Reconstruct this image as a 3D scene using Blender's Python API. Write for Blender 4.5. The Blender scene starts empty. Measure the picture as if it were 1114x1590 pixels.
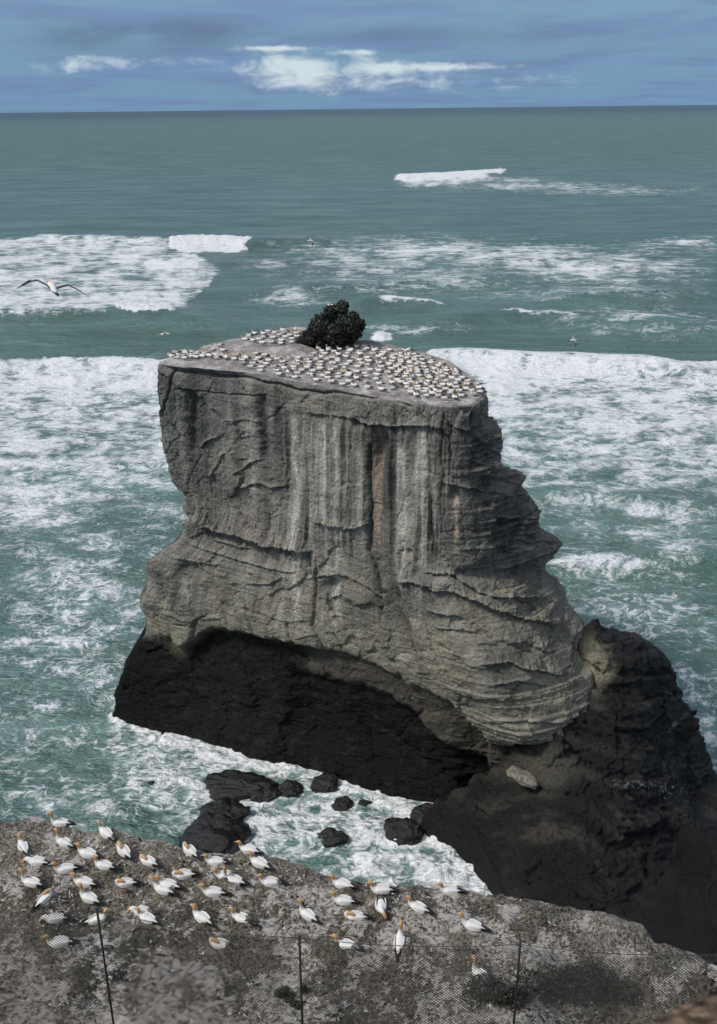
import bpy, bmesh, math, random
import numpy as np

# ------------------------------------------------------------------ camera, sky, sun, exposure
scene = bpy.context.scene
COL = scene.collection
W0, H0, F0 = 1114.0, 1590.0, 1485.0          # the photograph's size and focal length, in its own pixels
PITCH, ROLL, CAMZ = math.radians(22.89), 0.0114, 52.0
C = np.array([0.0, 0.0, CAMZ])
cp, sp = math.cos(PITCH), math.sin(PITCH)
FW = np.array([0.0, cp, -sp])
R0 = np.array([1.0, 0.0, 0.0]); U0 = np.array([0.0, sp, cp])
RT = R0 * math.cos(ROLL) - U0 * math.sin(ROLL)
UP = U0 * math.cos(ROLL) + R0 * math.sin(ROLL)

from mathutils import Matrix, Vector
cam = bpy.data.cameras.new('camera')
cam.sensor_fit = 'VERTICAL'; cam.sensor_height = 36.0; cam.lens = 36.0 * F0 / H0
cam.clip_start = 0.05; cam.clip_end = 200000
cam.dof.use_dof = True; cam.dof.focus_distance = 45.0; cam.dof.aperture_fstop = 4.0
camo = bpy.data.objects.new('camera', cam); COL.objects.link(camo)
camo.matrix_world = Matrix(((RT[0], UP[0], -FW[0], 0), (RT[1], UP[1], -FW[1], 0), (RT[2], UP[2], -FW[2], CAMZ), (0, 0, 0, 1)))
scene.camera = camo

SUN_EL, SUN_AZ = math.radians(50), math.radians(250)   # azimuth clockwise from +Y: behind the camera, to the left
sun = bpy.data.lights.new('sun', 'SUN'); sun.energy = 2.3; sun.angle = math.radians(10); sun.color = (1.0, 0.96, 0.9)
suno = bpy.data.objects.new('sun', sun); COL.objects.link(suno)
sd = Vector((math.cos(SUN_EL) * math.sin(SUN_AZ), math.cos(SUN_EL) * math.cos(SUN_AZ), math.sin(SUN_EL)))
suno.rotation_euler = (-sd).to_track_quat('-Z', 'Y').to_euler()
suno.location = sd * 200

def ray(px, py):
    d = FW * F0 + RT * (px - W0 / 2) - UP * (py - H0 / 2)
    return d / np.linalg.norm(d)

def N(nt, typ, **kw):
    n = nt.nodes.new(typ)
    for k, v in kw.items():
        if k.startswith('i_'):
            n.inputs[int(k[2:]) if k[2:].isdigit() else k[2:].replace('_', ' ')].default_value = v
        else:
            setattr(n, k, v)
    return n
def L(nt, a, b): nt.links.new(a, b)
def math_(nt, op, a, b=None, c=None, clamp=False):
    n = nt.nodes.new('ShaderNodeMath'); n.operation = op; n.use_clamp = clamp
    for i, v in enumerate((a, b, c)):
        if v is None: continue
        if isinstance(v, (int, float)): n.inputs[i].default_value = v
        else: nt.links.new(v, n.inputs[i])
    return n.outputs[0]
def mixc(nt, f, a, b, mode='MIX'):
    n = nt.nodes.new('ShaderNodeMix'); n.data_type = 'RGBA'; n.blend_type = mode
    for s, v in ((n.inputs[0], f), (n.inputs[6], a), (n.inputs[7], b)):
        if isinstance(v, (int, float)): s.default_value = v
        elif isinstance(v, tuple): s.default_value = v if len(v) == 4 else v + (1.0,)
        else: nt.links.new(v, s)
    return n.outputs[2]
def sstep(nt, x, a, b, lo=0.0, hi=1.0):
    n = nt.nodes.new('ShaderNodeMapRange'); n.interpolation_type = 'SMOOTHSTEP'
    nt.links.new(x, n.inputs[0])
    for i, v in ((1, a), (2, b), (3, lo), (4, hi)):
        if isinstance(v, (int, float)): n.inputs[i].default_value = v
        else: nt.links.new(v, n.inputs[i])
    return n.outputs[0]
def noise(nt, vec, scale, detail=4.0, rough=0.55, dist=0.0):
    n = nt.nodes.new('ShaderNodeTexNoise'); n.inputs['Scale'].default_value = scale
    n.inputs['Detail'].default_value = detail; n.inputs['Roughness'].default_value = rough; n.inputs['Distortion'].default_value = dist
    if vec is not None: nt.links.new(vec, n.inputs['Vector'])
    return n
def mapping(nt, vec, scale=(1, 1, 1), rot=(0, 0, 0), loc=(0, 0, 0)):
    n = nt.nodes.new('ShaderNodeMapping'); n.inputs['Scale'].default_value = scale
    n.inputs['Rotation'].default_value = rot; n.inputs['Location'].default_value = loc
    nt.links.new(vec, n.inputs['Vector']); return n.outputs[0]

world = bpy.data.worlds.new('World'); scene.world = world; world.use_nodes = True
wt = world.node_tree; wt.nodes.clear()
wout = wt.nodes.new('ShaderNodeOutputWorld'); wbg = wt.nodes.new('ShaderNodeBackground')
sky = wt.nodes.new('ShaderNodeTexSky'); sky.sky_type = 'NISHITA'; sky.sun_disc = False
sky.sun_elevation = SUN_EL; sky.sun_rotation = SUN_AZ; sky.air_density = 1.0; sky.dust_density = 0.6; sky.ozone_density = 1.6
tc = wt.nodes.new('ShaderNodeTexCoord'); dirv = tc.outputs['Generated']
sx = wt.nodes.new('ShaderNodeSeparateXYZ'); L(wt, dirv, sx.inputs[0])
dx, dy, dz = sx.outputs
zc = math_(wt, 'MAXIMUM', dz, 0.0)
# cloud deck seen in perspective: direction divided by height
den = math_(wt, 'ADD', zc, 0.06)
cx_ = wt.nodes.new('ShaderNodeCombineXYZ')
L(wt, math_(wt, 'DIVIDE', dx, den), cx_.inputs[0]); L(wt, math_(wt, 'DIVIDE', dy, den), cx_.inputs[1])
cn = noise(wt, cx_.outputs[0], 0.55, 7.0, 0.55, 0.4).outputs[0]
cn2 = noise(wt, mapping(wt, cx_.outputs[0], loc=(7, 3, 1)), 1.3, 6.0, 0.6, 0.3).outputs[0]
cover = sstep(wt, cn, 0.40, 0.60)
# rain-cloud deck: blue grey towards the horizon, paler and brighter overhead (as an overcast sky is)
ramp = sstep(wt, zc, 0.0, 0.8)
deck = mixc(wt, ramp, (1.62, 2.60, 4.45), (6.4, 6.7, 7.3))
deck = mixc(wt, sstep(wt, cn2, 0.35, 0.7, 0.0, 0.40), deck, (1.35, 1.85, 2.7))
clear = mixc(wt, math_(wt, 'MULTIPLY', sstep(wt, zc, 0.0, 0.35, 1.0, 0.0), 0.92), sky.outputs[0], (1.35, 2.85, 4.35))
skyc = mixc(wt, sstep(wt, cover, 0, 1, 0.25, 0.95), clear, deck)
# the bright cloud banks over the horizon: (pixel x, y, half width, half height, strength)
az = math_(wt, 'ARCTAN2', dx, dy)
wob = noise(wt, mapping(wt, dirv, scale=(30, 30, 75)), 1.0, 6.0, 0.65, 0.5).outputs[0]
wob2 = noise(wt, mapping(wt, dirv, scale=(9, 9, 30)), 1.0, 4.0, 0.6, 0.3).outputs[0]
def blob(px, py, w, h):
    d = ray(px, py); a = math.atan2(d[0], d[1]); e = d[2]
    ea = math_(wt, 'DIVIDE', math_(wt, 'SUBTRACT', az, a), w / F0 / 1.0)
    ee = math_(wt, 'DIVIDE', math_(wt, 'SUBTRACT', dz, e), h * 0.85 / F0)
    q = math_(wt, 'ADD', math_(wt, 'MULTIPLY', ea, ea), math_(wt, 'MULTIPLY', ee, ee))
    return math_(wt, 'EXPONENT', math_(wt, 'MULTIPLY', q, -1.0))
def addup(lst):
    s = None
    for (b, k) in lst:
        v = math_(wt, 'MULTIPLY', blob(*b), k)
        s = v if s is None else math_(wt, 'ADD', s, v)
    return s
bright = addup([((140, 100, 60, 12), .8), ((440, 100, 70, 22), .75), ((470, 122, 45, 22), .7), ((590, 108, 75, 17), .75), ((690, 104, 90, 6), .9),
                ((432, 75, 55, 3.5), 1.0), ((555, 81, 24, 4), .9), ((270, 95, 60, 8), .25), ((800, 125, 120, 16), .2), ((560, 135, 200, 16), .32)])
dark = addup([((295, 56, 70, 22), 1.2), ((120, 62, 55, 17), 1.1), ((190, 45, 90, 10), .7), ((630, 52, 150, 14), .6), ((900, 60, 200, 25), .3)])
bm_ = sstep(wt, math_(wt, 'ADD', bright, math_(wt, 'MULTIPLY', math_(wt, 'SUBTRACT', wob, 0.5), 2.6)), 0.15, 1.25)
bm_ = math_(wt, 'MULTIPLY', bm_, math_(wt, 'MINIMUM', math_(wt, 'MULTIPLY', bright, 3.0), 1.0))
dm_ = math_(wt, 'MULTIPLY', math_(wt, 'MINIMUM', dark, 1.0), sstep(wt, wob2, 0.22, 0.55))
skyc = mixc(wt, math_(wt, 'MULTIPLY', dm_, 0.6), skyc, (1.05, 1.6, 2.55))
skyc = mixc(wt, math_(wt, 'MULTIPLY', bm_, 0.9), skyc, (6.0, 6.9, 7.3))
L(wt, skyc, wbg.inputs[0]); wbg.inputs[1].default_value = 0.1
L(wt, wbg.outputs[0], wout.inputs[0])

scene.view_settings.view_transform = 'Standard'; scene.view_settings.look = 'None'
scene.view_settings.exposure = 0.14; scene.view_settings.gamma = 1.0; scene.view_settings.use_curve_mapping = False

# ------------------------------------------------------------------ numeric helpers
rng = np.random.default_rng(7); random.seed(7)
PERM = rng.permutation(256).astype(np.int32); PERM = np.concatenate([PERM, PERM, PERM])
G = rng.normal(size=(256, 3)).astype(np.float32); G /= np.linalg.norm(G, axis=1)[:, None]
def perlin(x, y, z=0.0, seed=0):
    x = np.asarray(x, np.float32) + seed * 17.13; y = np.asarray(y, np.float32) + seed * 5.71; z = np.asarray(z, np.float32) + seed * 9.37
    x, y, z = np.broadcast_arrays(x, y, z)
    xi = np.floor(x).astype(np.int32); yi = np.floor(y).astype(np.int32); zi = np.floor(z).astype(np.int32)
    fx = x - xi; fy = y - yi; fz = z - zi
    xi &= 255; yi &= 255; zi &= 255
    u = fx * fx * fx * (fx * (fx * 6 - 15) + 10); v = fy * fy * fy * (fy * (fy * 6 - 15) + 10); w = fz * fz * fz * (fz * (fz * 6 - 15) + 10)
    def g(ax, ay, az_):
        h = PERM[PERM[PERM[(xi + ax) & 255] + ((yi + ay) & 255)] + ((zi + az_) & 255)]
        gg = G[h]
        return gg[..., 0] * (fx - ax) + gg[..., 1] * (fy - ay) + gg[..., 2] * (fz - az_)
    a = g(0, 0, 0); b = g(1, 0, 0); c = g(0, 1, 0); d = g(1, 1, 0)
    e = g(0, 0, 1); f = g(1, 0, 1); h = g(0, 1, 1); i = g(1, 1, 1)
    return (a + u * (b - a)) * (1 - v) * (1 - w) + (c + u * (d - c)) * v * (1 - w) + (e + u * (f - e)) * (1 - v) * w + (h + u * (i - h)) * v * w
def fbm(x, y, z=0.0, octv=4, seed=0, rough=0.5):
    s = 0; a = 1.0; k = 1.0
    for o in range(octv):
        s = s + a * perlin(x * k, y * k, z * k if not np.isscalar(z) else z, seed + o * 3); a *= rough; k *= 2.03
    return s
def cells(a, b, seed):
    """2-D Worley cells: a random facet (offset and tilt) per cell, and the distance to the nearest joint"""
    a = np.asarray(a, np.float32); b = np.asarray(b, np.float32)
    ia = np.floor(a).astype(np.int32); ib = np.floor(b).astype(np.int32)
    f1 = np.full(a.shape, 9, np.float32); f2 = np.full(a.shape, 9, np.float32); h1 = np.zeros(a.shape, np.int32); da = np.zeros_like(f1); db = np.zeros_like(f1)
    for i in (-1, 0, 1):
        for j in (-1, 0, 1):
            h = PERM[PERM[(ia + i + seed * 7) & 255] + ((ib + j) & 255)]
            xx = ia + i + 0.5 + 0.85 * (G[h, 0] * .6) - a; yy = ib + j + 0.5 + 0.85 * (G[h, 1] * .6) - b
            d = np.hypot(xx, yy); m = d < f1
            f2 = np.where(m, f1, np.minimum(f2, d)); f1 = np.where(m, d, f1); h1 = np.where(m, h, h1); da = np.where(m, xx, da); db = np.where(m, yy, db)
    return G[h1, 2] + 0.9 * (G[(h1 + 91) & 255, 0] * da + G[(h1 + 91) & 255, 1] * db), f2 - f1, G[(h1 + 33) & 255, 2]
def sm(x, a, b):
    t = np.clip((x - a) / (b - a), 0, 1); return t * t * (3 - 2 * t)
def proj(P):
    d = P - C
    xc = d @ RT; yc = d @ UP; zc_ = d @ FW
    return W0 / 2 + F0 * xc / zc_, H0 / 2 - F0 * yc / zc_
def at_z(px, py, z):
    d = ray(px, py); t = (z - CAMZ) / d[2]; return C + d * t
def x_from(px, Y, z):                       # world X at which a pixel column meets depth Y and height z
    zc_ = Y * cp - (z - CAMZ) * sp
    return ((px - W0 / 2) / F0 * zc_ - Y * RT[1] - (z - CAMZ) * RT[2]) / RT[0]
def z_from(px, py, Y):
    d = ray(px, py); return CAMZ + d[2] * Y / d[1]

def tag(o, label=None, cat=None, group=None, kind=None):
    if label: o['label'] = label
    if cat: o['category'] = cat
    if group: o['group'] = group
    if kind: o['kind'] = kind
    return o
def np_mesh(name, verts, quads, mat, smooth=True, attrs=None):
    me = bpy.data.meshes.new(name)
    verts = np.ascontiguousarray(verts, np.float32); quads = np.ascontiguousarray(quads, np.int32)
    k = quads.shape[1]
    me.vertices.add(len(verts)); me.vertices.foreach_set('co', verts.ravel())
    me.loops.add(quads.size); me.loops.foreach_set('vertex_index', quads.ravel())
    me.polygons.add(len(quads)); me.polygons.foreach_set('loop_start', np.arange(0, quads.size, k, dtype=np.int32))
    me.polygons.foreach_set('loop_total', np.full(len(quads), k, np.int32))
    me.polygons.foreach_set('use_smooth', np.full(len(quads), smooth))
    me.update(calc_edges=True); me.validate()
    for nm, arr in (attrs or {}).items():
        if arr.ndim == 2:
            a = me.color_attributes.new(nm, 'FLOAT_COLOR', 'POINT')
            a.data.foreach_set('color', np.concatenate([arr, np.ones((len(arr), 1))], 1).astype(np.float32).ravel())
        else:
            a = me.attributes.new(nm, 'FLOAT', 'POINT'); a.data.foreach_set('value', arr.astype(np.float32))
    me.materials.append(mat)
    return me
def link(name, me, parent=None, loc=None):
    o = bpy.data.objects.new(name, me); COL.objects.link(o)
    if parent: o.parent = parent
    if loc is not None: o.location = loc
    return o
def grid_quads(nr, nc, wrap=False):
    r = np.arange(nr - 1)[:, None]; c = np.arange(nc if wrap else nc - 1)[None, :]
    c2 = (c + 1) % nc
    return np.stack([r * nc + c, r * nc + c2, (r + 1) * nc + c2, (r + 1) * nc + c], -1).reshape(-1, 4)

def new_mat(name):
    m = bpy.data.materials.new(name); m.use_nodes = True; nt = m.node_tree
    return m, nt, nt.nodes['Principled BSDF']
def plain(name, col, rough=0.6, var=0.12, scale=30.0):
    m, nt, b = new_mat(name)
    t = N(nt, 'ShaderNodeTexCoord')
    n = noise(nt, t.outputs['Object'], scale, 3)
    L(nt, mixc(nt, n.outputs[0], tuple(c * (1 - var) for c in col), tuple(min(1, c * (1 + var)) for c in col)), b.inputs['Base Color'])
    b.inputs['Roughness'].default_value = rough
    return m

# ------------------------------------------------------------------ sea
def sea_material():
    m, nt, b = new_mat('sea_water')
    geo = N(nt, 'ShaderNodeNewGeometry'); pos = geo.outputs['Position']
    fo = N(nt, 'ShaderNodeAttribute', attribute_name='foam').outputs['Fac']
    fine = N(nt, 'ShaderNodeAttribute', attribute_name='nearness').outputs['Fac']
    flat = mapping(nt, pos, scale=(1, 1, 0))
    # flow warp so that foam veins curl
    wn = noise(nt, flat, 0.22, 3, 0.5).outputs['Color']
    vs = N(nt, 'ShaderNodeVectorMath', operation='SUBTRACT'); L(nt, wn, vs.inputs[0]); vs.inputs[1].default_value = (0.5, 0.5, 0.5)
    vm = N(nt, 'ShaderNodeVectorMath', operation='SCALE'); L(nt, vs.outputs[0], vm.inputs[0]); vm.inputs['Scale'].default_value = 5.0
    va = N(nt, 'ShaderNodeVectorMath', operation='ADD'); L(nt, flat, va.inputs[0]); L(nt, vm.outputs[0], va.inputs[1])
    warped = mapping(nt, va.outputs[0], scale=(0.8, 1.0, 0))
    def ridge(vec, s, det, k, rough=0.55):
        n = noise(nt, vec, s, det, rough, 0.6).outputs[0]
        a = math_(nt, 'ABSOLUTE', math_(nt, 'SUBTRACT', n, 0.5))
        return math_(nt, 'SUBTRACT', 1.0, math_(nt, 'MULTIPLY', a, k))
    r1 = ridge(warped, 0.40, 5, 6.5); r2 = ridge(mapping(nt, warped, loc=(31, 7, 0)), 1.1, 5, 6.5); r3 = ridge(mapping(nt, warped, loc=(3, 57, 0)), 3.0, 4, 5.0)
    lace = math_(nt, 'ADD', math_(nt, 'MULTIPLY', r1, 0.45), math_(nt, 'ADD', math_(nt, 'MULTIPLY', r2, 0.35), math_(nt, 'MULTIPLY', r3, 0.2)))
    lace = math_(nt, 'MAXIMUM', lace, math_(nt, 'SUBTRACT', math_(nt, 'MULTIPLY', r2, 0.9), 0.1))
    # farther out the same surf is read at a coarser grain
    dist0 = N(nt, 'ShaderNodeVectorMath', operation='LENGTH'); L(nt, pos, dist0.inputs[0])
    def lace_at(k, off):
        v = mapping(nt, va.outputs[0], scale=(k * .7, k, 0), loc=(off, 0, 0))
        return math_(nt, 'ADD', math_(nt, 'MULTIPLY', ridge(v, 1.0, 6, 4.2, .62), 0.55), math_(nt, 'MULTIPLY', ridge(mapping(nt, v, loc=(9, 4, 0)), 2.4, 5, 3.8, .6), 0.45))
    def blend(a, b_, lo, hi):
        f = sstep(nt, dist0.outputs['Value'], lo, hi)
        return math_(nt, 'ADD', math_(nt, 'MULTIPLY', a, math_(nt, 'SUBTRACT', 1.0, f)), math_(nt, 'MULTIPLY', b_, f))
    lace = blend(lace, lace_at(0.26, 0), 95, 190)
    lace = blend(lace, lace_at(0.11, 40), 260, 460)
    patch = noise(nt, mapping(nt, va.outputs[0], scale=(0.6, 1.2, 0)), 0.13, 6, 0.6).outputs[0]
    pres = sstep(nt, fo, 0.0, 0.12)
    d = math_(nt, 'ADD', fo, math_(nt, 'MULTIPLY', math_(nt, 'MULTIPLY', math_(nt, 'SUBTRACT', patch, 0.5), 1.1), pres))
    thr = math_(nt, 'SUBTRACT', 1.02, math_(nt, 'MULTIPLY', d, 0.84))
    fm = sstep(nt, lace, math_(nt, 'SUBTRACT', thr, 0.16), math_(nt, 'ADD', thr, 0.34))
    fm = math_(nt, 'MULTIPLY', fm, sstep(nt, fo, 0.01, 0.10))
    soft = sstep(nt, d, 0.10, 0.85, 0.0, 0.60)
    # water body; streaky colour noise paints in the dark faces of the waves
    big = noise(nt, mapping(nt, pos, scale=(0.4, 1.4, 0)), 0.035, 7, 0.62).outputs[0]
    wcol = mixc(nt, sstep(nt, big, 0.34, 0.66), (0.094, 0.172, 0.145), (0.158, 0.268, 0.232))
    fines = noise(nt, mapping(nt, pos, scale=(0.25, 1.0, 0)), 0.35, 7, 0.7).outputs[0]
    wcol = mixc(nt, sstep(nt, fines, 0.35, 0.62, 0.0, 0.55), wcol, (0.062, 0.116, 0.092))
    dist = N(nt, 'ShaderNodeVectorMath', operation='LENGTH'); L(nt, pos, dist.inputs[0])
    farn = noise(nt, mapping(nt, pos, scale=(0.30, 1.0, 0), rot=(0, 0, .06)), 0.06, 9, 0.78).outputs[0]
    wcol = mixc(nt, math_(nt, 'MULTIPLY', sstep(nt, farn, 0.44, 0.60), sstep(nt, dist.outputs['Value'], 150, 450, 0.0, 0.6)), wcol, (0.055, 0.100, 0.088))
    wcol = mixc(nt, sstep(nt, dist.outputs['Value'], 2200, 12000, 0, 0.85), wcol, (0.034, 0.070, 0.088))
    wcol = mixc(nt, soft, wcol, (0.30, 0.43, 0.43))
    fgr = noise(nt, flat, 3.5, 4, 0.7).outputs[0]
    fcol = mixc(nt, sstep(nt, fgr, 0.3, 0.62), (0.66, 0.69, 0.70), (0.90, 0.90, 0.89))
    L(nt, mixc(nt, fm, wcol, fcol), b.inputs['Base Color'])
    L(nt, math_(nt, 'ADD', sstep(nt, dist.outputs['Value'], 60, 1500, 0.18, 0.38), math_(nt, 'MULTIPLY', fm, 0.6), clamp=True), b.inputs['Roughness'])
    b.inputs['IOR'].default_value = 1.333
    L(nt, math_(nt, 'SUBTRACT', 0.36, math_(nt, 'MULTIPLY', fm, 0.3)), b.inputs['Specular IOR Level'])
    # ripples and foam relief
    w1 = noise(nt, mapping(nt, pos, scale=(0.5, 1.0, 0)), 0.16, 3, 0.6).outputs[0]
    w2 = noise(nt, mapping(nt, pos, scale=(0.55, 1.0, 0), rot=(0, 0, 0.25)), 0.8, 5, 0.68).outputs[0]
    w0 = noise(nt, mapping(nt, pos, scale=(0.4, 1.0, 0), rot=(0, 0, -.1)), 0.022, 8, 0.72).outputs[0]
    hgt = math_(nt, 'ADD', math_(nt, 'MULTIPLY', w1, 2.2), math_(nt, 'MULTIPLY', w2, 1.5))
    hgt = math_(nt, 'ADD', hgt, math_(nt, 'MULTIPLY', w0, 16.0))
    hgt = math_(nt, 'ADD', hgt, math_(nt, 'MULTIPLY', fm, 0.10))
    bu = N(nt, 'ShaderNodeBump'); bu.inputs['Strength'].default_value = 0.8; bu.inputs['Distance'].default_value = 0.7
    L(nt, hgt, bu.inputs['Height']); L(nt, bu.outputs[0], b.inputs['Normal'])
    return m

def build_sea():
    angs = np.concatenate([np.radians(np.arange(-26, 26.01, 0.085)), np.radians(np.arange(30, 331, 6.0))])
    deps = []
    py = 169.2
    off = lambda y: PITCH - math.atan((H0 / 2 - y) / F0)
    while py < 1530:
        deps.append(off(py)); py += min(2.1, 0.25 + (py - 168) * 0.05)
    r = CAMZ / np.tan(np.array(deps))
    r = np.concatenate([[90000.0], r[r < 60000], [38, 30, 20]])
    RR, AA = np.meshgrid(r, angs, indexing='ij')
    X = RR * np.sin(AA); Y = RR * np.cos(AA)
    P = np.stack([X, Y, np.zeros_like(X)], -1)
    inv = (np.abs(AA) < 0.5) & (RR > 25)
    px, py = proj(P); px = np.where(inv, px, -500); py = np.where(inv, py, 900)
    wx = 14 * perlin(px / 45, py / 16, 0, 1) + 6 * perlin(px / 14, py / 6, 0, 2)
    wy = 7 * perlin(px / 95, 0.5, 0, 5) * sm(py, 300, 600) + 5 * perlin(px / 40, py / 14, 0, 3) + 2.5 * perlin(px / 12, py / 5, 0, 4)
    wx = wx + 4 * perlin(px / 6, py / 4, 0, 6); wy = wy + 1.6 * perlin(px / 5, py / 3, 0, 7)
    qx, qy = px + wx, py + wy
    # ---- foam density, laid down where the surf stands
    d = np.zeros_like(px)
    def ell(cx, cy, rx, ry, v, p=1.0):
        nonlocal d
        q = ((qx - cx) / rx) ** 2 + ((qy - cy) / ry) ** 2
        d = np.maximum(d, v * np.exp(-q ** p * 0.9))
    def band(xs, tops, bots, v, ft=3.0, fb=12.0, ex=18.0):
        nonlocal d
        t = np.interp(qx, xs, tops); b_ = np.interp(qx, xs, bots)
        f = sm(qy, t - ft, t + ft) * (1 - sm(qy, b_ - fb, b_ + fb)) * sm(qx, xs[0] - ex, xs[0] + ex) * (1 - sm(qx, xs[-1] - ex, xs[-1] + ex))
        d = np.maximum(d, v * f)
    # far left surf
    band([-700, 30, 60, 150, 250, 300, 335], [372, 374, 366, 373, 374, 395, 410], [500, 496, 494, 492, 494, 465, 425], 0.52, 2.5, 5, 14)
    band([-700, 60, 200, 290], [440, 450, 452, 455], [494, 492, 492, 478], 0.66, 10, 4, 14)
    band([265, 300, 385], [374, 371, 370], [386, 392, 389], 1.25, 1.5, 2, 3)
    band([180, 205, 268], [474, 476, 470], [489, 496, 493], 1.25, 3, 1.5, 4)
    band([225, 260, 312], [404, 403, 406], [418, 419, 416], 0.95, 2, 3, 6)
    ell(70, 378, 45, 8, 0.85)
    # middle distance streaks
    ell(660, 392, 170, 20, 0.52); ell(830, 402, 120, 20, 0.62, 1.2); ell(560, 405, 120, 30, 0.42); ell(900, 425, 90, 16, 0.55)
    ell(980, 415, 110, 30, 0.45); ell(1060, 378, 60, 9, 0.45); ell(640, 430, 160, 25, 0.36); ell(900, 455, 160, 12, 0.34); ell(450, 462, 60, 12, 0.42)
    ell(430, 408, 50, 10, 0.35); ell(1000, 500, 120, 22, 0.28); ell(960, 452, 30, 5, 0.7)
    band([590, 640, 690], [469, 468, 474], [473, 474, 478], 0.7, 1, 2, 10)
    band([780, 830, 900], [489, 492, 500], [492, 495, 503], 0.65, 1, 1.5, 15)
    ell(592, 523, 16, 7.5, 1.25, 2.0); ell(620, 512, 80, 5, 0.4)
    # far breaker
    band([612, 640, 700, 740, 788], [273, 271, 268, 263, 264], [281, 281, 279, 275, 269], 1.25, 1.2, 1.5, 5)
    band([625, 700, 760], [279, 278, 270], [288, 289, 278], 0.62, 2, 4, 15)
    ell(830, 289, 130, 6, 0.42); ell(960, 296, 120, 6, 0.35); ell(780, 279, 60, 4, 0.45)
    # left shore break
    band([-700, 30, 150, 245, 720], [570, 569, 566, 568, 568], [626, 626, 618, 610, 608], 0.84, 2.0, 22, 10)
    band([-700, 30, 150, 720], [600, 600, 600, 600], [740, 740, 720, 690], 0.56, 15, 30, 10)
    band([-700, 30, 120, 720], [690, 690, 690, 680], [830, 820, 770, 770], 0.55, 15, 40, 10)
    ell(60, 760, 120, 80, 0.68); ell(260, 700, 60, 60, 0.55); ell(120, 900, 100, 50, 0.62); ell(90, 975, 100, 65, 0.72); ell(190, 960, 50, 40, 0.5)
    ell(60, 860, 60, 40, 0.5); ell(230, 815, 40, 8, 0.5); ell(120, 1035, 140, 28, 0.62); ell(160, 1060, 50, 40, 0.55); ell(130, 830, 110, 40, 0.42)
    ell(250, 860, 60, 60, 0.30); ell(200, 900, 60, 50, 0.36)
    # lower left
    ell(180, 1090, 50, 60, 0.42); ell(120, 1130, 90, 60, 0.34); ell(60, 1240, 70, 45, 0.44); ell(230, 1160, 90, 40, 0.75); ell(150, 1200, 80, 50, 0.40)
    ell(60, 1120, 70, 50, 0.26); ell(40, 1040, 60, 30, 0.4)
    # right shore break
    band([670, 700, 830, 960, 1010, 1800], [544, 547, 558, 562, 562, 578], [608, 612, 606, 600, 588, 590], 0.84, 2.0, 14, 10)
    band([740, 800, 1000, 1800], [590, 590, 580, 580], [720, 715, 690, 660], 0.57, 15, 28, 14)
    band([770, 900, 1800], [640, 640, 640], [770, 760, 750], 0.50, 20, 25, 14)
    ell(800, 600, 50, 25, 0.9); ell(860, 750, 50, 14, 0.62); ell(920, 700, 90, 40, 0.6); ell(1000, 793, 50, 12, 0.7); ell(1060, 800, 50, 14, 0.6); ell(1000, 826, 60, 9, 0.72)
    ell(1070, 838, 40, 9, 0.62); ell(925, 880, 75, 13, 0.95); ell(1060, 862, 50, 12, 0.85); ell(880, 850, 40, 14, 0.5); ell(900, 800, 50, 25, 0.36)
    ell(950, 920, 90, 30, 0.38); ell(1040, 950, 80, 40, 0.33); ell(1060, 1060, 36, 50, 0.55); ell(1000, 990, 60, 16, 0.42); ell(1095, 1130, 26, 60, 0.68)
    ell(1080, 1215, 40, 40, 0.75); ell(1060, 690, 70, 60, 0.5); ell(930, 850, 120, 60, 0.26)
    # the channel between stack and ledge
    ell(690, 1350, 85, 45, 0.95); ell(600, 1330, 120, 60, 0.9); ell(500, 1310, 120, 65, 0.82); ell(620, 1245, 60, 25, 0.75); ell(430, 1260, 80, 46, 0.85)
    ell(360, 1195, 110, 34, 0.78); ell(500, 1235, 90, 34, 0.9); ell(270, 1215, 100, 45, 0.74); ell(280, 1280, 60, 40, 0.45); ell(560, 1290, 60, 20, 0.8)
    ell(400, 1310, 60, 40, 0.72); ell(680, 1290, 40, 30, 0.85); ell(260, 1250, 70, 20, 0.6)
    # generic surf outside the frame, and a scatter of small whitecaps far out
    d = np.where(inv, d, 0.3 * (RR < 300))
    wc = perlin(X / 26, Y / 9, 0, 21) - 0.62 + 0.1 * perlin(X / 300, Y / 300, 0, 22)
    d = np.maximum(d, np.clip(wc * 7, 0, 0.9) * (RR > 240) * (RR < 2500) * inv)
    wlx = [177, 240, 330, 480, 560, 640, 700, 760]; wly = [1110, 1136, 1166, 1202, 1227, 1262, 1322, 1392]
    e = qy - np.interp(qx, wlx, wly)
    d = np.maximum(d, 1.0 * np.exp(-np.clip(np.abs(e) - 8, 0, None) / 16) * sm(qx, 150, 185) * (1 - sm(qx, 770, 790)))
    d = np.maximum(d, (0.30 + 0.22 * perlin(px / 70, py / 35, 0, 12)) * (1 - sm(RR, 130, 260)) * inv)
    bulk = 1 - sm(d, 0.85, 1.1)
    d = d * (0.90 + bulk * (0.75 * perlin(px / 52, py / 17, 0, 11) + 0.55 * perlin(px / 17, py / 6, 0, 13) - 0.06))
    # ---- swell and breakers
    fade = 1.0 / (1 + (RR / 1400.0) ** 2)
    h = 0.95 * perlin(X / 55, Y / 17, 0, 31) + 0.30 * perlin(X / 13, Y / 6, 0, 32) + 0.13 * perlin(X / 4.2, Y / 2.6, 0, 33)
    h = h + 0.10 * np.clip(d, 0, 1) * fbm(X / 1.6, Y / 1.3, 0, 2, 35)
    h = h + (0.45 * sm(d, .75, 1.15)) * (1 + 1.6 * fbm(X / 3.5, Y / 2.5, 0, 3, 36))
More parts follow.
